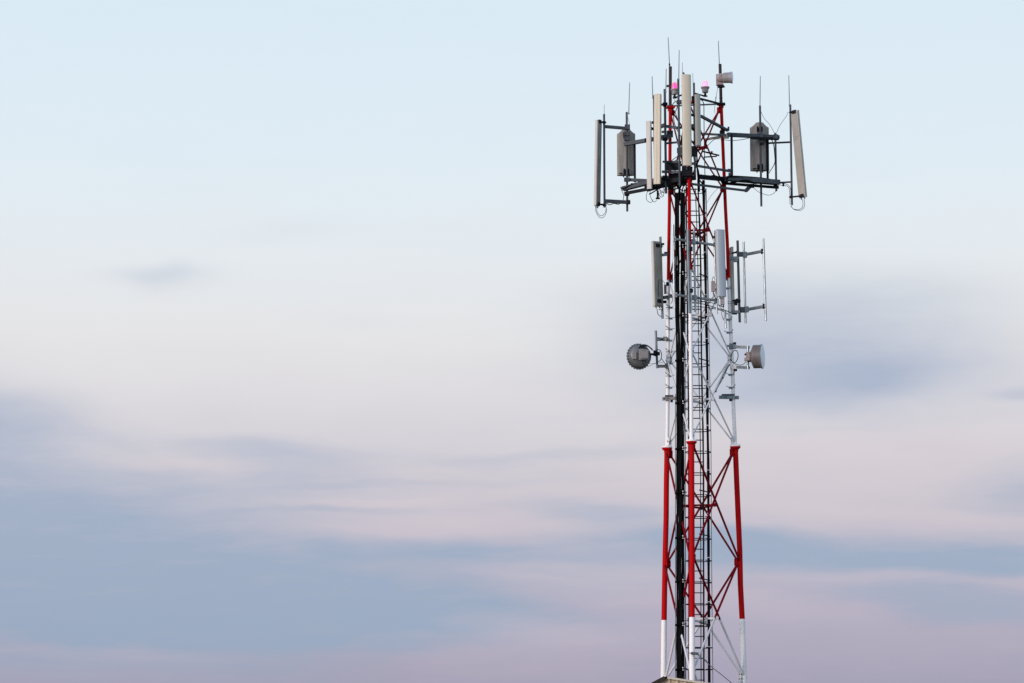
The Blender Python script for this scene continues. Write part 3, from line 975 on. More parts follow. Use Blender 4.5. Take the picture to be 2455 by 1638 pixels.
tag(m2.build('stub_mast', M['mast']), 'thick dark stub mast on the red right leg, holding the small drum dish', 'mast', 'stub masts')

# --- lightning rods
RODS = [
    (1448.6, 251, 1448.6, 276, 0.6, 'shortest faint lightning rod on the outermost left pole'),
    (1509.6, 198, 1507.3, 274, 0.88, 'tall lightning rod above the wide antenna on the left outrigger'),
    (1563.4, 183, 1564.9, 236, -0.42, 'lightning rod just above the slender double-ridged beige antenna'),
    (1597.2, 165, 1596.2, 222, -0.52, 'thin lightning rod rising close left of the thick left stub mast'),
    (1601.8, 90, 1605.4, 161, legd('L', 250), 'tallest lightning rod, leaning on top of the thick left stub mast'),
    (1628.3, 120.5, 1627.2, 192, -0.97, 'long lightning rod on the pole in front of the left pink beacon'),
    (1636.0, 150, 1636.2, 176, -1.2, 'short lightning rod on the pole topping the broadest beige antenna'),
    (1660.8, 175, 1661.6, 203, -0.77, 'short pale lightning rod between the broadest antenna and the right beacon'),
    (1722.2, 98, 1724.6, 156, legd('R', 250), 'lightning rod on the right stub mast above the small drum dish'),
    (1822.8, 183, 1822.0, 256, 0.5, 'lightning rod on the pole before the wide antenna of the right outrigger'),
    (1891.0, 181, 1892.8, 254, 0.48, 'lightning rod on the outermost right pole, beside the tilted antenna'),
]
for x0, y0, x1, y1, d, lab in RODS:
    b = MB()
    thick = 1.2 if y1 - y0 > 40 else 0.7
    a, c = P(x1, y1, d), P(x0, y0, d)
    b.tube(a, c, thick / S, thick * 0.75 / S, n=8)
    b.tube(a, a + (c - a) * 0.04, thick * 1.7 / S, n=8)
    rod = b.build('lightning_rod', M['rod'])
    tag(rod, lab, 'lightning rod', 'lightning rods')
    if y0 == 90:
        b = MB()
        b.lathe(a + (c - a) * 0.06, c - a, [(-0.02, 0.012), (0, 0.022), (0.04, 0.022), (0.06, 0.012)], 10)
        b.build('ferrule', M['black_steel'], rod)


# ------------------------------------------------------------------ antennas
def antenna(label, top, bot, d, wpx, depx, phi, face='beige', back='back', rnd=0.25, ridge=False, pole=None,
            brk=(0.06, 0.93), cables=(), group='slender panel antennas', marks=None, d_bot=None):
    T, B = P(top[0], top[1], d), P(bot[0], bot[1], d if d_bot is None else d_bot)
    ax = (T - B)
    L = ax.length
    ax = ax.normalized()
    n = Vector((math.cos(R(phi)), math.sin(R(phi)), 0))
    n = (n - ax * n.dot(ax)).normalized()
    t = ax.cross(n).normalized()
    root = thing('panel_antenna', label, 'antenna', B, group)
    hw, hd = wpx / 2 / S, depx / 2 / S
    # radome: flat sides and a slightly bowed front
    prof = [(-hw, -hd * 0.55), (-hw, hd * (1 - rnd))]
    k = 7
    for i in range(1, k):
        s = -1 + 2 * i / k
        prof.append((hw * s, hd * (1 - rnd) + hd * rnd * (1 - s * s) * 1.0))
    if ridge:
        prof = prof[:2] + [(-hw * 0.7, hd * 0.95), (-hw * 0.12, hd * 0.95), (0, hd * 1.12), (hw * 0.12, hd * 0.95), (hw * 0.7, hd * 0.95)]
    prof += [(hw, hd * (1 - rnd)), (hw, -hd * 0.55)]

    def sec(c, sc=1.0):
        return [c + t * (a * sc) + n * (q * sc) for a, q in prof]
    b = MB()
    m_ = len(prof)
    c0, c1 = sec(B + ax * 0.02), sec(T - ax * 0.02)
    b.add(c0 + c1, [(i, (i + 1) % m_, m_ + (i + 1) % m_, m_ + i) for i in range(m_)], 0, False)
    b.add(c1, [tuple(range(m_))])
    b.add(c0, [tuple(range(m_))[::-1]])
    o = b.build('radome', M[face], root)
    if not ridge:
        for fc in o.data.polygons:
            fc.use_smooth = 1 <= fc.index <= k
    b = MB()
    b.box((T + B) / 2 - n * hd * 0.79, ax * (L / 2 - 0.03), t * hw * 0.96, n * hd * 0.23)
    b.box((T + B) / 2 - n * hd * 1.04, ax * (L / 2 - 0.10), t * hw * 0.55, n * hd * 0.05)
    b.build('back_plate', M[back], root)
    for c, sg in ((T, -1), (B, 1)):
        b = MB()
        v = [p + t * 0 for p in sec(c + ax * sg * 0.019, 1.03)] + sec(c, 1.01)
        b.add(v, [(i, (i + 1) % m_, m_ + (i + 1) % m_, m_ + i) for i in range(m_)] + [tuple(range(m_)), tuple(range(m_, 2 * m_))])
        b.build('end_cap', M[face], root)
    # connectors under the lower cap
    b = MB()
    for s in (-0.45, 0.45):
        q = B + t * hw * s
        b.tube(q, q - ax * 0.055, 0.016, n=8)
    b.build('connector', M['black_steel'], root)
    if pole:
        for fr in brk:
            q = B + ax * L * fr - n * hd
            y = bot[1] + (top[1] - bot[1]) * fr
            px, pd = pole
            pp = P(px, y, pd)
            pp.z = q.z
            b = MB()
            b.bar(q, pp, 0.05, 0.04)
            b.box(pp, (0.045, 0, 0), (0, 0.045, 0), (0, 0, 0.03))
            b.box(q, t * hw * 0.5, n * 0.02, ax * 0.05)
            b.tube(pp + Vector((0.07, -0.02, 0.0)), pp + Vector((-0.07, -0.02, 0)), 0.01, n=6)
            b.build('bracket', M['black_steel'], root)
    for cp in cables:
        b = MB()
        b.path(spline([P(*p) for p in cp], 6), 0.62 / S, 6)
        b.build('jumper_cable', M['rubber'], root)
    if marks:
        fr0, rows, mm = marks
        for rr in range(rows):
            x = -hw * 0.5
            b = MB()
            for q in range(4):
                wl = random.uniform(0.02, 0.045)
                cc = B + ax * (L * fr0 - rr * 0.045) - n * hd * 1.10 + t * (x + wl / 2)
                b.box(cc, t * wl / 2, ax * 0.009, n * 0.001)
                x += wl + 0.014
                if x > hw * 0.5:
                    break
            b.build('label', M[mm], root)
    return root


antenna('tall slim antenna on the outermost left pole, its grey back towards the tower', (1434.6, 289), (1431, 494), 0.5, 17, 9.5, 143,
        face='pale', pole=(1448.6, 0.6), brk=(0.02, 0.985), marks=(0.56, 4, 'ink'),
        cables=[[(1428, 497, 0.45), (1429, 508, 0.42), (1437, 521, 0.42), (1447, 521, 0.45), (1454, 508, 0.5), (1453, 494, 0.55), (1457, 488, 0.6)],
                [(1431, 497, 0.45), (1431, 506, 0.42), (1436, 515, 0.42), (1443, 517.5, 0.45), (1451, 510, 0.5), (1453.5, 498, 0.55)]])
antenna('slimmest pale antenna beside the left outrigger, half hidden by its double-ridged neighbour', (1555.2, 291), (1557.6, 453.5), -0.75, 12, 7, -118,
        face='pale', pole=(1566, -0.45), brk=(0.08, 0.92),
        cables=[[(1553, 457, -0.7), (1549.5, 470, -0.7), (1551, 480, -0.7), (1558, 485.5, -0.7), (1563, 484, -0.68), (1566, 478, -0.6)],
                [(1559, 457, -0.7), (1558.5, 468, -0.7), (1564, 481, -0.7), (1570, 484.5, -0.7), (1574, 480, -0.66)]])
antenna('slender beige antenna with a raised ridge down its front, before the red left leg', (1577, 226), (1575.8, 442), -0.85, 16.5, 9, -115,
        ridge=True, pole=(1594, -0.52), brk=(0.08, 0.9),
        cables=[[(1572, 446, -0.8), (1574, 456, -0.8), (1580, 464, -0.75), (1588, 460, -0.6), (1592, 448, -0.55)]])
antenna('broadest and highest beige antenna, standing upright before the middle leg', (1645.2, 179.5), (1647.6, 398), -1.5, 21, 12, -79, rnd=0.35,
        pole=(1639.5, -1.2), brk=(0.12, 0.9))
antenna('short grey antenna just right of the broadest beige one', (1672, 227), (1674.2, 349.5), -1.0, 13, 9, -82, face='midgrey', rnd=0.4,
        pole=(1664, -0.76), brk=(0.1, 0.9))
antenna('tall antenna on the far right pole, leaning outward at its foot', (1905.5, 266), (1925, 473.5), 0.45, 21, 8, 52, face='midgrey', back='lightback',
        d_bot=0.35, pole=(1896.5, 0.5), brk=(0.985, 0.015), marks=(0.70, 3, 'ink'),
        cables=[[(1924, 478, 0.35), (1925, 490, 0.35), (1923, 498, 0.36), (1914, 502.5, 0.38), (1902, 501, 0.42), (1897, 494, 0.48)],
                [(1928, 478, 0.35), (1929, 492, 0.35), (1925, 501, 0.36), (1916, 505, 0.38), (1903, 502, 0.42), (1895, 493, 0.48)]])
antenna('slim antenna left of the red left leg in the lower tier, dark back showing', (1572.5, 579), (1577, 735), 0.2, 23, 12.5, 122, face='pale', back='back',
        pole=(1584, 0.3), brk=(0.08, 0.93), group='lower tier panel antennas',
        cables=[[(1581, 735, 0.2), (1578, 700, 0.1), (1579.5, 675, 0.1), (1582, 670, 0.12)], [(1585, 672, 0.2), (1592, 676, 0.2), (1594, 686, 0.25), (1593, 702, 0.3)]])
antenna('blue grey antenna of the lower tier, hanging beside the right leg', (1725.8, 551), (1730, 711.5), -0.9, 22, 11, -60, face='bluegrey', rnd=0.3,
        pole=(1714, -0.75), brk=(0.12, 0.9), group='lower tier panel antennas',
        cables=[[(1714, 671, -0.85), (1711, 664, -0.9), (1708, 668, -0.9), (1708, 676, -0.9)], [(1722, 716, -0.85), (1725, 735, -0.8), (1733, 742, -0.5), (1742, 745, -0.1)],
                [(1730, 716, -0.85), (1734, 738, -0.7), (1740, 752, -0.4), (1735, 765, -0.4)]])
antenna('narrow grey antenna edge-on just behind the right leg in the lower tier', (1753, 593), (1756.5, 745), 0.75, 18, 9.5, 8, face='midgrey', rnd=0.25,
        pole=(1768, 0.5), brk=(0.15, 0.9), group='lower tier panel antennas')


def wide_antenna(label, top, bot, d, wpx, phi):
    """Broad antenna with a faceted back and shouldered ends, seen from behind."""
    T, B = P(top[0], top[1], d), P(bot[0], bot[1], d)
    ax = Vector((0, 0, 1))
    n = Vector((math.cos(R(phi)), math.sin(R(phi)), 0))
    t = ax.cross(n).normalized()
    root = thing('panel_antenna', label, 'antenna', B, 'wide shouldered antennas')
    hw = wpx / 2 / S
    H = T.z - B.z
    cols = [(-1, 0, 0.0), (-0.8, 2.0, 0.2), (-0.6, 5.0, 0.42), (-0.45, 8.5, 0.6), (-0.33, 10.5, 0.74), (0, 10.5, 1.0),
            (0.33, 10.5, 0.74), (0.45, 8.5, 0.6), (0.6, 5.0, 0.42), (0.8, 2.0, 0.2), (1, 0, 0.0)]
    b = MB()
    bot_b, top_b, top_f, bot_f = [], [], [], []
    for s, tz, kb in cols:
        c = B + t * (hw * s)
        back_ = -n * (0.03 + 0.21 * kb)
        bot_b.append(c + back_)
        top_b.append(c + back_ + ax * (H + tz / S))
        bot_f.append(c + n * 0.05)
        top_f.append(c + n * 0.05 + ax * (H + tz / S * 0.8))
    m_ = len(cols)
    v = bot_b + top_b + top_f + bot_f
    fs = []
    for i in range(m_ - 1):
        fs.append((i, m_ + i, m_ + i + 1, i + 1))
        fs.append((m_ + i, 2 * m_ + i, 2 * m_ + i + 1, m_ + i + 1))
        fs.append((3 * m_ + i, i, i + 1, 3 * m_ + i + 1))
    fs.append((0, 3 * m_, 2 * m_, m_))
    fs.append((m_ - 1, 2 * m_ - 1, 3 * m_ - 1, 4 * m_ - 1))
    b.add(v, fs)
    b.build('back_shell', M['wideback'], root)
    b = MB()
    fr = []
    for s in [-1 + 0.2 * i for i in range(11)]:
        fr.append(B + t * hw * 0.98 * s + n * (0.055 + 0.07 * (1 - s * s)))
    b.add(fr + [p + ax * H for p in fr], [(i, i + 1, 11 + i + 1, 11 + i) for i in range(10)] + [tuple(range(11)), tuple(range(11, 22))], 0, False)
    b.build('radome', M['beige'], root)
    for zz in (0.06, 0.93):
        b = MB()
        for s in (-0.22, 0.22):
            b.box(B + t * hw * s - n * 0.25 + ax * H * zz, t * 0.022, n * 0.05, ax * 0.07)
        b.box(B - n * 0.29 + ax * H * zz, t * 0.085, n * 0.018, ax * 0.02)
        b.build('bracket', M['black_steel'], root)
    b = MB()
    c = B - n * 0.16
    b.box(c + t * hw * 0.4 + ax * 0.035 + n * 0.02, t * 0.10, n * 0.05, ax * 0.006)
    for s in (-0.3, 0.3):
        q = B + t * hw * s - n * 0.04
        b.tube(q, q - ax * 0.06, 0.016, n=8)
    b.build('connector', M['black_steel'], root)
    return root


wide_antenna('wide grey antenna with shouldered top on the left outrigger, seen from behind', (1500.5, 322), (1501.5, 421), 1.26, 45.5, 88)
wide_antenna('wide grey antenna with shouldered top on the right outrigger, seen from behind', (1820.5, 307), (1821.5, 410), 0.86, 46.5, 88)

# ------------------------------------------------------------------ obstruction beacons
def beacon(label, x, y0, y1, y2, d, rpx, glow, lens, arm):
    """y0 top of the lens, y1 lens foot, y2 foot of the body."""
    c = P(x, y1, d)
    hgt = (y1 - y0) / S
    root = thing('beacon_lamp', label, 'beacon', P(x, y2 + 7, d), 'aircraft warning beacons')
    r = rpx / S
    b = MB()
    prof = [(0, r)] + [(hgt * t, r * k) for t, k in ((0.2, 0.99), (0.45, 0.96), (0.65, 0.90), (0.8, 0.78), (0.92, 0.55), (1.0, 0.0))]
    b.lathe(c, (0, 0, 1), prof, 24, caps=False)
    b.build('lens', M[lens], root)
    b = MB()
    b.lathe(c, (0, 0, 1), [(0.0, r * 0.74), (hgt * 0.18, r * 0.72), (hgt * 0.5, r * 0.5), (hgt * 0.72, r * 0.34), (hgt * 0.82, 0.0)], 20, caps=False)
    b.build('bulb', M[glow], root)
    b = MB()
    bh = (y2 - y1) / S
    b.lathe(c, (0, 0, -1), [(-0.012, r * 1.22), (0.0, r * 1.3), (0.03, r * 1.25), (0.045, r * 0.98), (bh * 0.6, r * 0.96), (bh, r * 0.86)], 24)
    b.build('base', M['boxgrey'], root)
    b = MB()
    b.tube(c - Vector((0, 0, bh)), c - Vector((0, 0, bh + 0.10)), r * 0.3, r * 0.42, n=10)
    b.lathe(c - Vector((0, 0, bh + 0.09)), (0, 0, -1), [(0, r * 0.7), (0.02, r * 0.7)], 16)
    e = P(arm[0], arm[1], arm[2])
    s = c - Vector((0, 0, bh + 0.10))
    e.z = s.z
    b.bar(s, e, 0.05, 0.028)
    b.build('arm', M['black_steel'], root)
    return root


beacon('glowing magenta warning beacon between the left stub mast and the broadest antenna', 1617.5, 196, 214.5, 227, -0.1, 7.8, 'glow_hot', 'lens_hot',
       (1640, 236, -0.6))
beacon('glowing pale pink warning beacon standing clear in front of the sky', 1690.6, 193, 209.5, 223, -0.35, 8.2, 'glow', 'lens', (1664, 231, -0.75))


# ------------------------------------------------------------------ microwave dishes
def ring_pts(c, n, r, k):
    e1, e2 = MB.frame(n)
    return [c + (e1 * math.cos(2 * math.pi * i / k) + e2 * math.sin(2 * math.pi * i / k)) * r for i in range(k)]


# small drum dish on the right stub mast
nd = Vector((0.98, -0.20, 0.0)).normalized()
c = P(1754.5, 186.3, -0.15)
root = thing('drum_dish', 'small brown grey drum dish clamped to the right stub mast at the very top', 'dish', P(1727, 205, 0.1), 'drum shaped dishes')
b = MB()
b.lathe(c, nd, [(-0.27, 0.07), (-0.255, 0.12), (-0.225, 0.146), (-0.08, 0.150), (-0.03, 0.157), (-0.005, 0.170), (0.006, 0.170)], 36)
b.build('shroud', M['boxgrey'], root)
b = MB()
b.lathe(c, nd, [(0.007, 0.167), (0.018, 0.16), (0.026, 0.10), (0.03, 0.0)], 36, caps=False)
b.build('dish_cover', M['radome'], root)
b = MB()
b.tube(c - nd * 0.30, c - nd * 0.42, 0.06, 0.05, n=14)
b.box(P(1725.5, 192, -0.02), (0.10, 0, 0), (0, 0.06, 0), (0, 0, 0.155))
b.lathe(P(1727, 186, -0.12), (0.2, -1, 0), [(-0.03, 0.115), (0.03, 0.115), (0.06, 0.06)], 22, squash=1.0)
b.build('radio_unit', M['pinkgrey'], root)
b = MB()
b.box(P(1727.5, 207, 0.0), (0.085, 0, 0), (0, 0.09, 0), (0, 0, 0.03))
b.box(P(1733, 208, -0.04), (0.05, 0, 0), (0, 0.04, 0), (0, 0, 0.022))
b.build('bracket', M['black_steel'], root)
b = MB()
b.path(spline([P(1721, 208, 0.0), P(1719, 220, 0.0), P(1716.5, 234, 0.1), P(1716, 246, 0.2)], 6), 0.55 / S, 6)
b.path(spline([P(1716.5, 232, 0.1), P(1716.3, 238, 0.12)], 3), 1.2 / S, 6)
b.build('jumper_cable', M['greycable'], root)

# large drum dish on the right leg
nd = Vector((0.965, -0.26, 0.0)).normalized()
c = P(1827.5, 854.8, -0.05)
root = thing('drum_dish', 'larger brown grey drum dish with pale blue cover, right of the white leg', 'dish', P(1795, 885, 0.1), 'drum shaped dishes')
b = MB()
b.lathe(c, nd, [(-0.335, 0.145), (-0.315, 0.155), (-0.24, 0.325), (-0.24, 0.325), (-0.035, 0.326), (-0.015, 0.342), (0.006, 0.345)], 44)
for q in range(3):
    for hh in (-0.2, -0.11):
        for a in (0.0, 0.2, -0.45):
            pass
b.build('shroud', M['dish'], root)
b = MB()
b.lathe(c, nd, [(0.008, 0.335), (0.02, 0.325), (0.035, 0.2), (0.042, 0.0)], 44, caps=False)
b.build('dish_cover', M['radome'], root)
b = MB()
b.tube(c - nd * 0.40, c - nd * 0.335, 0.15, 0.14, n=18)
b.box(P(1792.5, 855, -0.02), (0.045, 0, 0), (0, 0.07, 0), (0, 0, 0.12))
b.box(P(1788, 850, -0.05), (0.035, 0, 0), (0, 0.03, 0), (0, 0, 0.022), 1)
b.box(P(1788, 862, -0.05), (0.04, 0, 0), (0, 0.03, 0), (0, 0, 0.045))
b.box(P(1797, 866, -0.05), (0.04, 0, 0), (0, 0.04, 0), (0, 0, 0.02), 1)
b.build('radio_unit', [M['pinkgrey'], M['black_steel']], root)
b = MB()
el = []
for q in range(33):
    a = 2 * math.pi * q / 32
    el.append(P(1761.2 + 8.3 * math.cos(a) + 1.6 * math.sin(a), 855 - 15 * math.sin(a), -0.05))
b.path(el, 0.95 / S, 7)
b.path(spline([P(1756, 868, -0.05), P(1764, 873, -0.06), P(1774, 875.5, -0.06), P(1783, 873, -0.06), P(1788, 867, -0.05)], 6), 0.8 / S, 6)
b.build('jumper_cable', M['rubber'], root)

f = Frame('dish_mount', 'square galvanised pipe mount on the right white leg, holding the larger drum dish', 'mount', P(1775, 886, 0.35), 'dish mounts')
dR = legd('R', 850)
f.arm(1757, 831.5, dR, 1795.5, 833, 0.05, 6.5, 'galv_dark')
f.arm(1760, 880, dR, 1796, 882, 0.05, 6.5, 'galv_dark')
f.pole(1792.7, 829.5, 1793.2, 885, 0.05, 6.0, 'galv')
for yy in (831, 880):
    x = lerp(LEGX['R'], yy)
    b = MB()
    b.lathe(P(x, yy + 7, dR), (0, 0, 1), [(0, 0.062), (0.03, 0.066), (0.13, 0.066), (0.16, 0.062)], 18)
    b.box(P(x + 7, yy, dR - 0.03), (0.05, 0, 0), (0, 0.06, 0), (0, 0, 0.06))
    b.box(P(x + 8, yy - 8 if yy < 850 else yy + 8, dR - 0.02), (0.04, 0, 0), (0, 0.05, 0), (0, 0, 0.02), 1)
    b.build('clamp', [M['galv_dark'] if yy < 850 else M['white'], M['black_steel']], f.root)
f.cable([(1750, 872, 0.2), (1744, 880, 0.2), (1738, 893, 0.2), (1731, 907, 0.15), (1724, 922, 0.1), (1716, 938, 0.05), (1709, 944, 0.0)], 1.0, 'greycable')
f.cable([(1750, 874, 0.2), (1743, 886, 0.25), (1735, 905, 0.2), (1726, 920, 0.15), (1715, 939, 0.05)], 0.8, 'greycable')
f.clamp(1731, 906, 0.15, 6, 3, 'black_steel', 0.05)
f.clamp(1715, 939, 0.05, 6, 3, 'black_steel', 0.05)

# scalloped dish seen from behind, left of the tower
nd = Vector((-0.40, 0.92, 0.02)).normalized()
cb = P(1538.5, 853.5, 0.2)
root = thing('scalloped_dish', 'round grey dish with scalloped rim, seen from behind left of the white leg', 'dish', P(1560, 885, 0.3))
b = MB()
b.lathe(cb, nd, [(-0.07, 0.10), (-0.05, 0.20), (0.0, 0.285), (0.03, 0.31), (0.03, 0.31), (0.19, 0.33), (0.20, 0.35), (0.225, 0.35), (0.23, 0.30)], 48)
b.build('shroud', M['greydish'], root)
b = MB()
e1, e2 = MB.frame(nd)
for q in range(26):
    a = 2 * math.pi * q / 26
    rad = e1 * math.cos(a) + e2 * math.sin(a)
    b.box(cb + nd * 0.20 + rad * 0.352, rad * 0.016, nd.cross(rad) * 0.021, nd * 0.03)
b.build('rim_clip', M['greydish'], root)
b = MB()
for (a0, a1) in ((R(35), R(150)),):
    pts_o = []
    for q in range(17):
        a = a0 + (a1 - a0) * q / 16
        pts_o.append(Vector((math.cos(a) * 0.265 + 0.06, 0, math.sin(a) * 0.285)))
    for p, q in zip(pts_o[:-1], pts_o[1:]):
        P0, P1 = cb + p - nd * 0.09, cb + q - nd * 0.09
        b.add([P0, P1, P1 + nd * 0.10 + Vector((0, 0, 0.045)), P0 + nd * 0.10 + Vector((0, 0, 0.045)),
               P0 - Vector((0, 0, 0.03)), P1 - Vector((0, 0, 0.03)), P1 + nd * 0.10, P0 + nd * 0.10],
              [(0, 1, 2, 3), (4, 7, 6, 5), (0, 4, 5, 1), (3, 2, 6, 7), (0, 3, 7, 4), (1, 5, 6, 2)])
b.build('hood', M['black_steel'], root)
b = MB()
c = P(1543.5, 851, 0.05)
b.box(c, (0.125, 0.03, 0), (-0.012, 0.05, 0), (0, 0, 0.145))
b.box(c + Vector((0.012, -0.075, -0.005)), (0.10, 0.024, 0), (-0.004, 0.02, 0), (0, 0, 0.115))
b.box(c + Vector((-0.27, 0.03, -0.02)), (0.05, 0.01, 0), (-0.01, 0.05, 0), (0, 0, 0.10))
b.box(c + Vector((-0.19, 0.06, -0.02)), (0.06, 0.02, 0), (0, 0.03, 0), (0, 0, 0.09), 1)
b.box(c + Vector((0.012, -0.1, -0.105)), (0.075, 0.018, 0), (0, 0.008, 0), (0, 0, 0.02), 1)
b.box(c + Vector((0.0, -0.098, 0.10)), (0.05, 0.012, 0), (0, 0.004, 0), (0, 0, 0.006), 1)
b.build('radio_unit', [M['boxgrey'], M['greydish']], root)
b = MB()
b.path(spline([P(1540, 864, 0.0), P(1543, 874, -0.05), P(1550, 878.5, -0.05), P(1560, 876.5, 0.1), P(1570, 872, 0.25), P(1590, 869, 0.4)], 6), 0.45 / S, 6)
b.path(spline([P(1552, 873, 0.0), P(1563, 872, 0.1), P(1575, 871, 0.3)], 6), 0.4 / S, 6)
el = []
for q in range(29):
    a = R(-110) + R(300) * q / 28
    el.append(P(1579 + 7.2 * math.cos(a), 852.5 - 14.0 * math.sin(a), 0.3))
b.path(el, 1.0 / S, 7)
b.path(spline([P(1586, 860, 0.35), P(1593, 870, 0.4), P(1600, 880, 0.45), P(1605, 895, 0.45)], 6), 0.8 / S, 6)
b.build('jumper_cable', M['rubber'], root)

f = Frame('dish_mount', 'upright pipe mount on the left white leg, holding the scalloped dish', 'mount', P(1585, 883, 0.5), 'dish mounts')
dL = legd('L', 850)
f.pole(1572.2, 793, 1575.8, 883, 0.42, 5.8, 'galv_dark')
f.arm(1573, 811, 0.42, 1602, 813, dL, 4, 'galv_dark', 5)
f.arm(1574, 816, 0.42, 1600, 815.5, dL, 3, 'black_steel', 4)
f.arm(1575, 878.5, 0.42, 1601, 878, dL, 7, 'boxgrey', 5)
f.arm(1556, 850, 0.3, 1576, 849, 0.42, 5, 'black_steel')
f.clamp(1569, 847, 0.36, 5, 13, 'black_steel')
f.clamp(1577.5, 848, 0.38, 9, 8, 'black_steel')
f.clamp(1594, 812.5, dL - 0.06, 9, 10, 'boxgrey')
f.clamp(1597, 878, dL - 0.06, 5, 11, 'boxgrey')

# ------------------------------------------------------------------ lower tier pipe frames
f = Frame('pipe_frame', 'galvanised pipe frame with three upright pipes hung before the middle leg', 'antenna frame', P(1665, 750, -0.9), 'lower tier pipe frames')
f.pole(1613.5, 539, 1617.2, 740, -0.75, 5.6, 'galv')
f.pole(1648.8, 550, 1653, 750, -1.05, 7.2, 'galv_dark')
f.pole(1663.4, 547, 1667.3, 747, -0.85, 5.2, 'galv')
f.pole(1711.5, 553, 1719, 753, -0.72, 4.8, 'galv')
f.pole(1738.0, 745, 1740.4, 787, -0.45, 5.6, 'galv')
f.arm(1616, 573, -0.8, 1715, 588, -0.75, 6.4, 'galv_dark', round_=True)
f.arm(1619, 707, -0.8, 1720, 721, -0.75, 6.4, 'galv_dark', round_=True)
for y0 in (573, 707):
    x = 1613.8 + (y0 - 573) * 0.022
    f.clamp(x + 3.5, y0 + 0.5, -0.77, 6, 11, 'galv')
    f.clamp(x + 48, y0 + 7, -0.88, 12, 12, 'galv_dark')
    f.clamp(x + 36, y0 + 10, -1.0, 9, 9, 'galv_dark')
    f.clamp(x + 100, y0 + 14, -0.74, 7, 11, 'galv_dark')
f.clamp(1657, 597, -1.0, 7, 10, 'black_steel')
f.clamp(1657, 697, -1.0, 9, 9, 'black_steel')
f.cable([(1640, 728, -0.6), (1665, 727, -0.6), (1690, 730, -0.5), (1715, 738, -0.4), (1740, 745, 0.0), (1752, 750, 0.2)], 1.0)
f.cable([(1660, 735, -0.6), (1680, 736, -0.5), (1705, 739, -0.4), (1730, 745, -0.1), (1745, 753, 0.1)], 1.0)
f.cable([(1670, 720, -0.6), (1690, 724, -0.5), (1710, 727, -0.4), (1735, 737, -0.1)], 0.9)
f.cable([(1735, 742, -0.4), (1730, 750, -0.4), (1733, 763, -0.4), (1735, 768, -0.4)], 0.7)

f = Frame('pipe_frame', 'single galvanised pole bracketed to the left leg behind the slim lower antenna', 'antenna frame', P(1590, 763, 0.4), 'lower tier pipe frames')
f.pole(1583, 568, 1588.2, 764, 0.3, 6.4, 'galv_dark')
f.arm(1585, 612, 0.3, 1600, 610, legd('L', 610), 7, 'galv_dark')
f.clamp(1596, 609, legd('L', 610) - 0.02, 7, 9, 'black_steel')
f.arm(1590, 714, 0.3, 1602, 712, legd('L', 712), 8, 'galv_dark')
f.clamp(1594, 724, 0.4, 8, 6, 'black_steel')
f.clamp(1589, 585.5, 0.27, 7, 4, 'black_steel')
f.clamp(1583, 741, 0.25, 7, 3, 'clip')
f.clamp(1595, 694, 0.4, 6, 22, 'pinkgrey', 0.08)
f.clamp(1601.3, 681.5, legd('L', 681), 9, 9, 'black_steel', 0.11)
f.clamp(1608, 710, 0.45, 9, 8, 'galv_dark')
f.cable([(1575, 740, 0.2), (1577, 752, 0.2), (1581, 757, 0.22), (1585, 759, 0.25)], 0.8)
f.cable([(1596, 700, 0.45), (1606, 706, 0.4), (1612, 714, 0.35), (1611, 724, 0.35), (1608, 728, 0.35)], 0.7)

f = Frame('pipe_frame', 'galvanised pipe frame right of the right leg with three bare upright pipes', 'antenna frame', P(1795, 770, 0.4), 'lower tier pipe frames')
f.pole(1768.3, 577, 1773.5, 773, 0.35, 6.2, 'steel')
f.pole(1782.8, 579.5, 1787.8, 775, 0.25, 5.4, 'galv')
f.pole(1830, 572, 1836.2, 769.5, -0.25, 5.6, 'galv')
f.arm(1748, 620, legd('R', 620), 1772, 619, 0.35, 8, 'galv_dark')
f.arm(1790, 610, 0.2, 1828, 602.5, -0.25, 6.2, 'galv_dark')
f.arm(1793, 742, 0.2, 1831.5, 735, -0.25, 6.4, 'galv_dark')
f.arm(1752, 748, legd('R', 745), 1774, 748, 0.35, 7, 'galv_dark')
f.arm(1750, 727, legd('R', 727), 1774, 724, 0.35, 4, 'galv_dark')
f.clamp(1764, 624, 0.33, 11, 9, 'galv_dark')
f.clamp(1776, 610, 0.3, 10, 11, 'steel')
f.clamp(1786, 611, 0.22, 10, 14, 'galv_dark')
f.clamp(1826.5, 603, -0.22, 4, 12, 'black_steel')
f.clamp(1764, 727, 0.33, 8, 10, 'black_steel')
f.clamp(1771, 722, 0.33, 9, 6, 'black_steel')
f.clamp(1780, 743, 0.28, 9, 13, 'steel')
f.clamp(1790, 742, 0.2, 10, 14, 'galv_dark')
f.clamp(1830.5, 734.5, -0.22, 4, 12, 'black_steel')
f.clamp(1761, 752, 0.4, 12, 4, 'black_steel')
for yy in (618, 624, 724, 729):
    b = MB()
    q = P(lerp(LEGX['R'], yy), yy, legd('R', yy))
    b.lathe(q, (0, 0, 1), [(0, 0.054), (0.012, 0.054)], 16)
    b.build('strap', M['red'] if yy < 667 else M['galv_dark'], f.root)

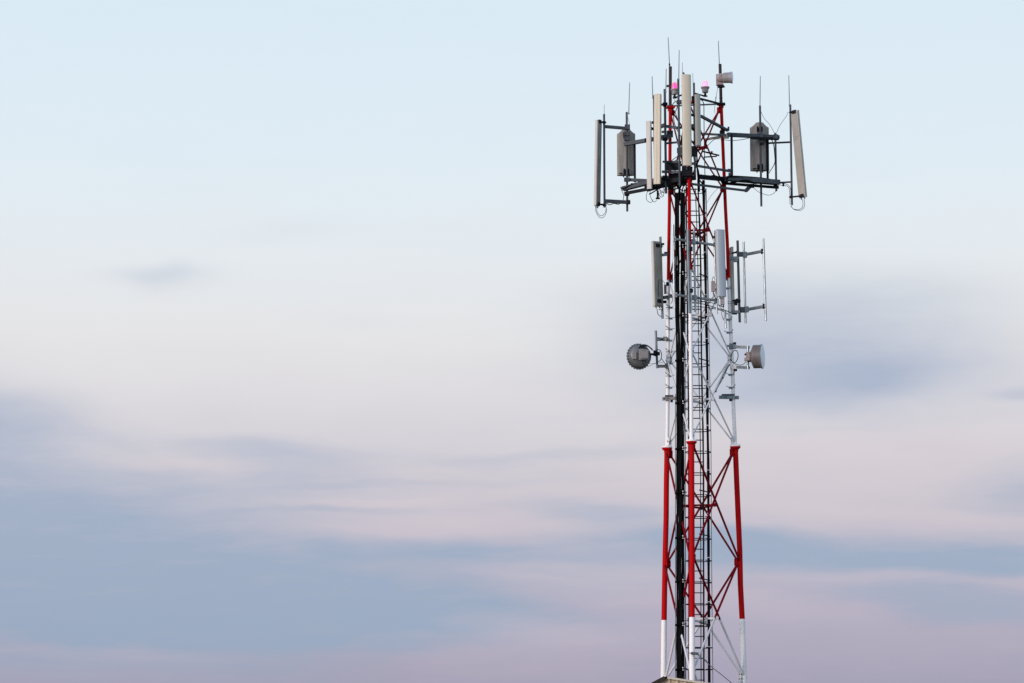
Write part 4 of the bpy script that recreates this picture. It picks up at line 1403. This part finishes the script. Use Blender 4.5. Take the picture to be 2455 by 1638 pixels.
# small brown box with its loop beside the blue grey antenna
root = thing('filter_box', 'small pinkish brown box strapped left of the blue grey lower antenna', 'box', P(1710, 700, -0.85))
b = MB()
b.box(P(1710, 687, -0.88), (0.046, 0.01, 0), (-0.01, 0.04, 0), (0, 0, 0.148))
b.build('housing', M['pinkgrey'], root)
b = MB()
b.tube(P(1710, 700, -0.88), P(1711, 708, -0.86), 1.4 / S, n=8)
b.path(spline([P(1711, 706, -0.86), P(1714, 712, -0.85), P(1716, 720, -0.8), P(1714, 726, -0.76)], 5), 1.3 / S, 6)
b.build('connector', M['greycable'], root)
root = thing('filter_box', 'small warm grey box under the blue grey lower antenna', 'box', P(1733, 735, -0.8))
b = MB()
b.box(P(1732, 722, -0.85), (0.055, 0, 0), (0, 0.045, 0), (0, 0, 0.10))
b.build('housing', M['boxgrey'], root)
b = MB()
for s in (-3, 3):
    b.tube(P(1732 + s, 731, -0.85), P(1732 + s, 736, -0.85), 1.2 / S, n=8)
b.build('connector', M['black_steel'], root)

# ------------------------------------------------------------------ brackets on the legs near the upper flange
def shelf(label, x0, x1, y, d, tilt, m):
    root = thing('cable_shelf', label, 'bracket', P((x0 + x1) / 2, y + 8, d), 'steel cable shelves on the white legs')
    b = MB()
    a, c = P(x0, y + tilt, d - 0.08), P(x1, y - tilt, d - 0.02)
    b.bar(a, c, 0.10, 7.5 / S)
    b.build('channel', M[m], root)
    b = MB()
    a2, c2 = P(x0 + 6, y - 5.5, d), P(x1 - 10, y - 6, d)
    b.bar(a2, c2, 0.20, 3.4 / S)
    b.build('top_plate', M['steel'], root)
    b = MB()
    q = P((x0 + x1) / 2 + 4, y + 6.5, d - 0.02)
    b.box(q, (0.035, 0, 0), (0, 0.05, 0), (0, 0, 0.028))
    for t in (0.1, 0.35, 0.85):
        q = a + (c - a) * t
        b.tube(q - Vector((0, 0.06, 0)), q - Vector((0, 0.04, 0)), 0.016, n=6)
    b.build('bolt', M['black_steel'], root)


shelf('warm grey steel cable shelf bolted to the left white leg', 1588.5, 1624, 955.5, legd('L', 955), 1.0, 'boxgrey')
shelf('blue grey steel cable shelf bolted to the right white leg', 1724, 1771, 953, legd('R', 953), -0.5, 'galv_dark')

root = thing('cable_junction', 'small dark junction box low on the white middle leg, with a wire running down right', 'junction box', P(1665, 1575, -1.4))
b = MB()
b.box(P(1666, 1567, -1.40), (0.098, 0, -0.012), (0, 0.05, 0), (0.004, 0, 0.034))
b.bar(P(1650, 1566, -1.38), P(1658, 1566, -1.40), 0.02, 0.02)
b.build('housing', M['steel'], root)
b = MB()
b.path(spline([P(1674, 1570, -1.4), P(1681, 1577, -1.38), P(1690, 1584, -1.3), P(1706, 1599, -1.2), P(1730, 1618, -1.0), P(1757, 1640, -0.8), P(1850, 1715, -0.4),
               P(1930, 1780, 0.0)], 6), 0.95 / S, 6)
b.path(spline([P(1682, 1577, -1.38), P(1692, 1583, -1.3), P(1697, 1590, -1.25), P(1706, 1599, -1.2)], 5), 0.8 / S, 6)
b.build('wire', M['greycable'], root)
b = MB()
b.path(spline([P(1930, 1780, 0.0), P(1930, 1900, 0.0), Vector((P(1930, 1780, 0).x, Y0, 0.0))], 5), 0.03, 8)
b.build('stub_post', M['steel'], root)

# ------------------------------------------------------------------ equipment shed in front of the tower foot
DS = -7.0
YS = Y0 + DS
ridge = P(1594, 1621.5, DS)
sc = F / YS
shed = thing('equipment_shed', 'low beige sheet-metal shed at the foot of the tower, only its roof peak in view', 'shed', Vector((ridge.x + 0.6, YS + 1.5, 0)))
xl, xr = ridge.x - 1.6, ridge.x + 3.4
zl, zr = ridge.z - 1.6 * 0.53, ridge.z - 3.4 * 0.148
dp = 3.6
wb = MB()
step = 0.205


def roof_z(x):
    return ridge.z - (ridge.x - x) * 0.53 if x < ridge.x else ridge.z - (x - ridge.x) * 0.148


xs = []
x = xl + 0.12
while x < xr - 0.12:
    xs += [(x, 0.0), (x + step * 0.55, 0.0), (x + step * 0.70, -0.028), (x + step * 0.85, -0.028)]
    x += step
xs = [p for p in xs if p[0] < xr - 0.1]
top = -0.05
for (x0, o0), (x1, o1) in zip(xs[:-1], xs[1:]):
    if x0 < ridge.x < x1:
        seq = [(x0, o0), (ridge.x, o0), (x1, o1)]
    else:
        seq = [(x0, o0), (x1, o1)]
    for (a, oa), (c, oc) in zip(seq[:-1], seq[1:]):
        wb.add([(a, YS + oa, 0), (c, YS + oc, 0), (c, YS + oc, roof_z(c) + top), (a, YS + oa, roof_z(a) + top)], [(0, 1, 2, 3)])
wb.add([(xl + 0.12, YS + dp, 0), (xr - 0.12, YS + dp, 0), (xr - 0.12, YS + dp, zr - 0.05), (ridge.x, YS + dp, ridge.z - 0.05), (xl + 0.12, YS + dp, roof_z(xl + 0.12) - 0.05)], [(4, 3, 2, 1, 0)])
wb.add([(xl + 0.12, YS, 0), (xl + 0.12, YS + dp, 0), (xl + 0.12, YS + dp, roof_z(xl + 0.12) - 0.05), (xl + 0.12, YS, roof_z(xl + 0.12) - 0.05)], [(3, 2, 1, 0)])
wb.add([(xr - 0.12, YS, 0), (xr - 0.12, YS + dp, 0), (xr - 0.12, YS + dp, roof_z(xr) - 0.05), (xr - 0.12, YS, roof_z(xr) - 0.05)], [(0, 1, 2, 3)])
wb.build('wall', M['cladding'], shed)
rb = MB()
o = 0.06
for (xa, xb_) in ((xl, ridge.x), (ridge.x, xr)):
    za, zb = roof_z(xa) - 0.012, roof_z(xb_) - 0.012
    v = [(xa, YS - o, za), (xb_, YS - o, zb), (xb_, YS + dp + o, zb), (xa, YS + dp + o, za)]
    rb.prism([Vector(p) - Vector((0, 0, 0.03)) for p in v], (0, 0, 0.036))
rf = rb.build('roof', M['roof'], shed)
tb = MB()
tb.bar((xl, YS - o - 0.016, zl - 0.045), (ridge.x - 0.004, YS - o - 0.016, ridge.z - 0.045), 0.022, 0.11)
tb.build('verge_board', M['roof'], rf)
tb = MB()
tb.bar((ridge.x + 0.06, YS - o - 0.016, ridge.z - 0.037), (xr, YS - o - 0.016, zr - 0.03), 0.022, 0.05)
tb.build('verge_board', M['trim'], rf)
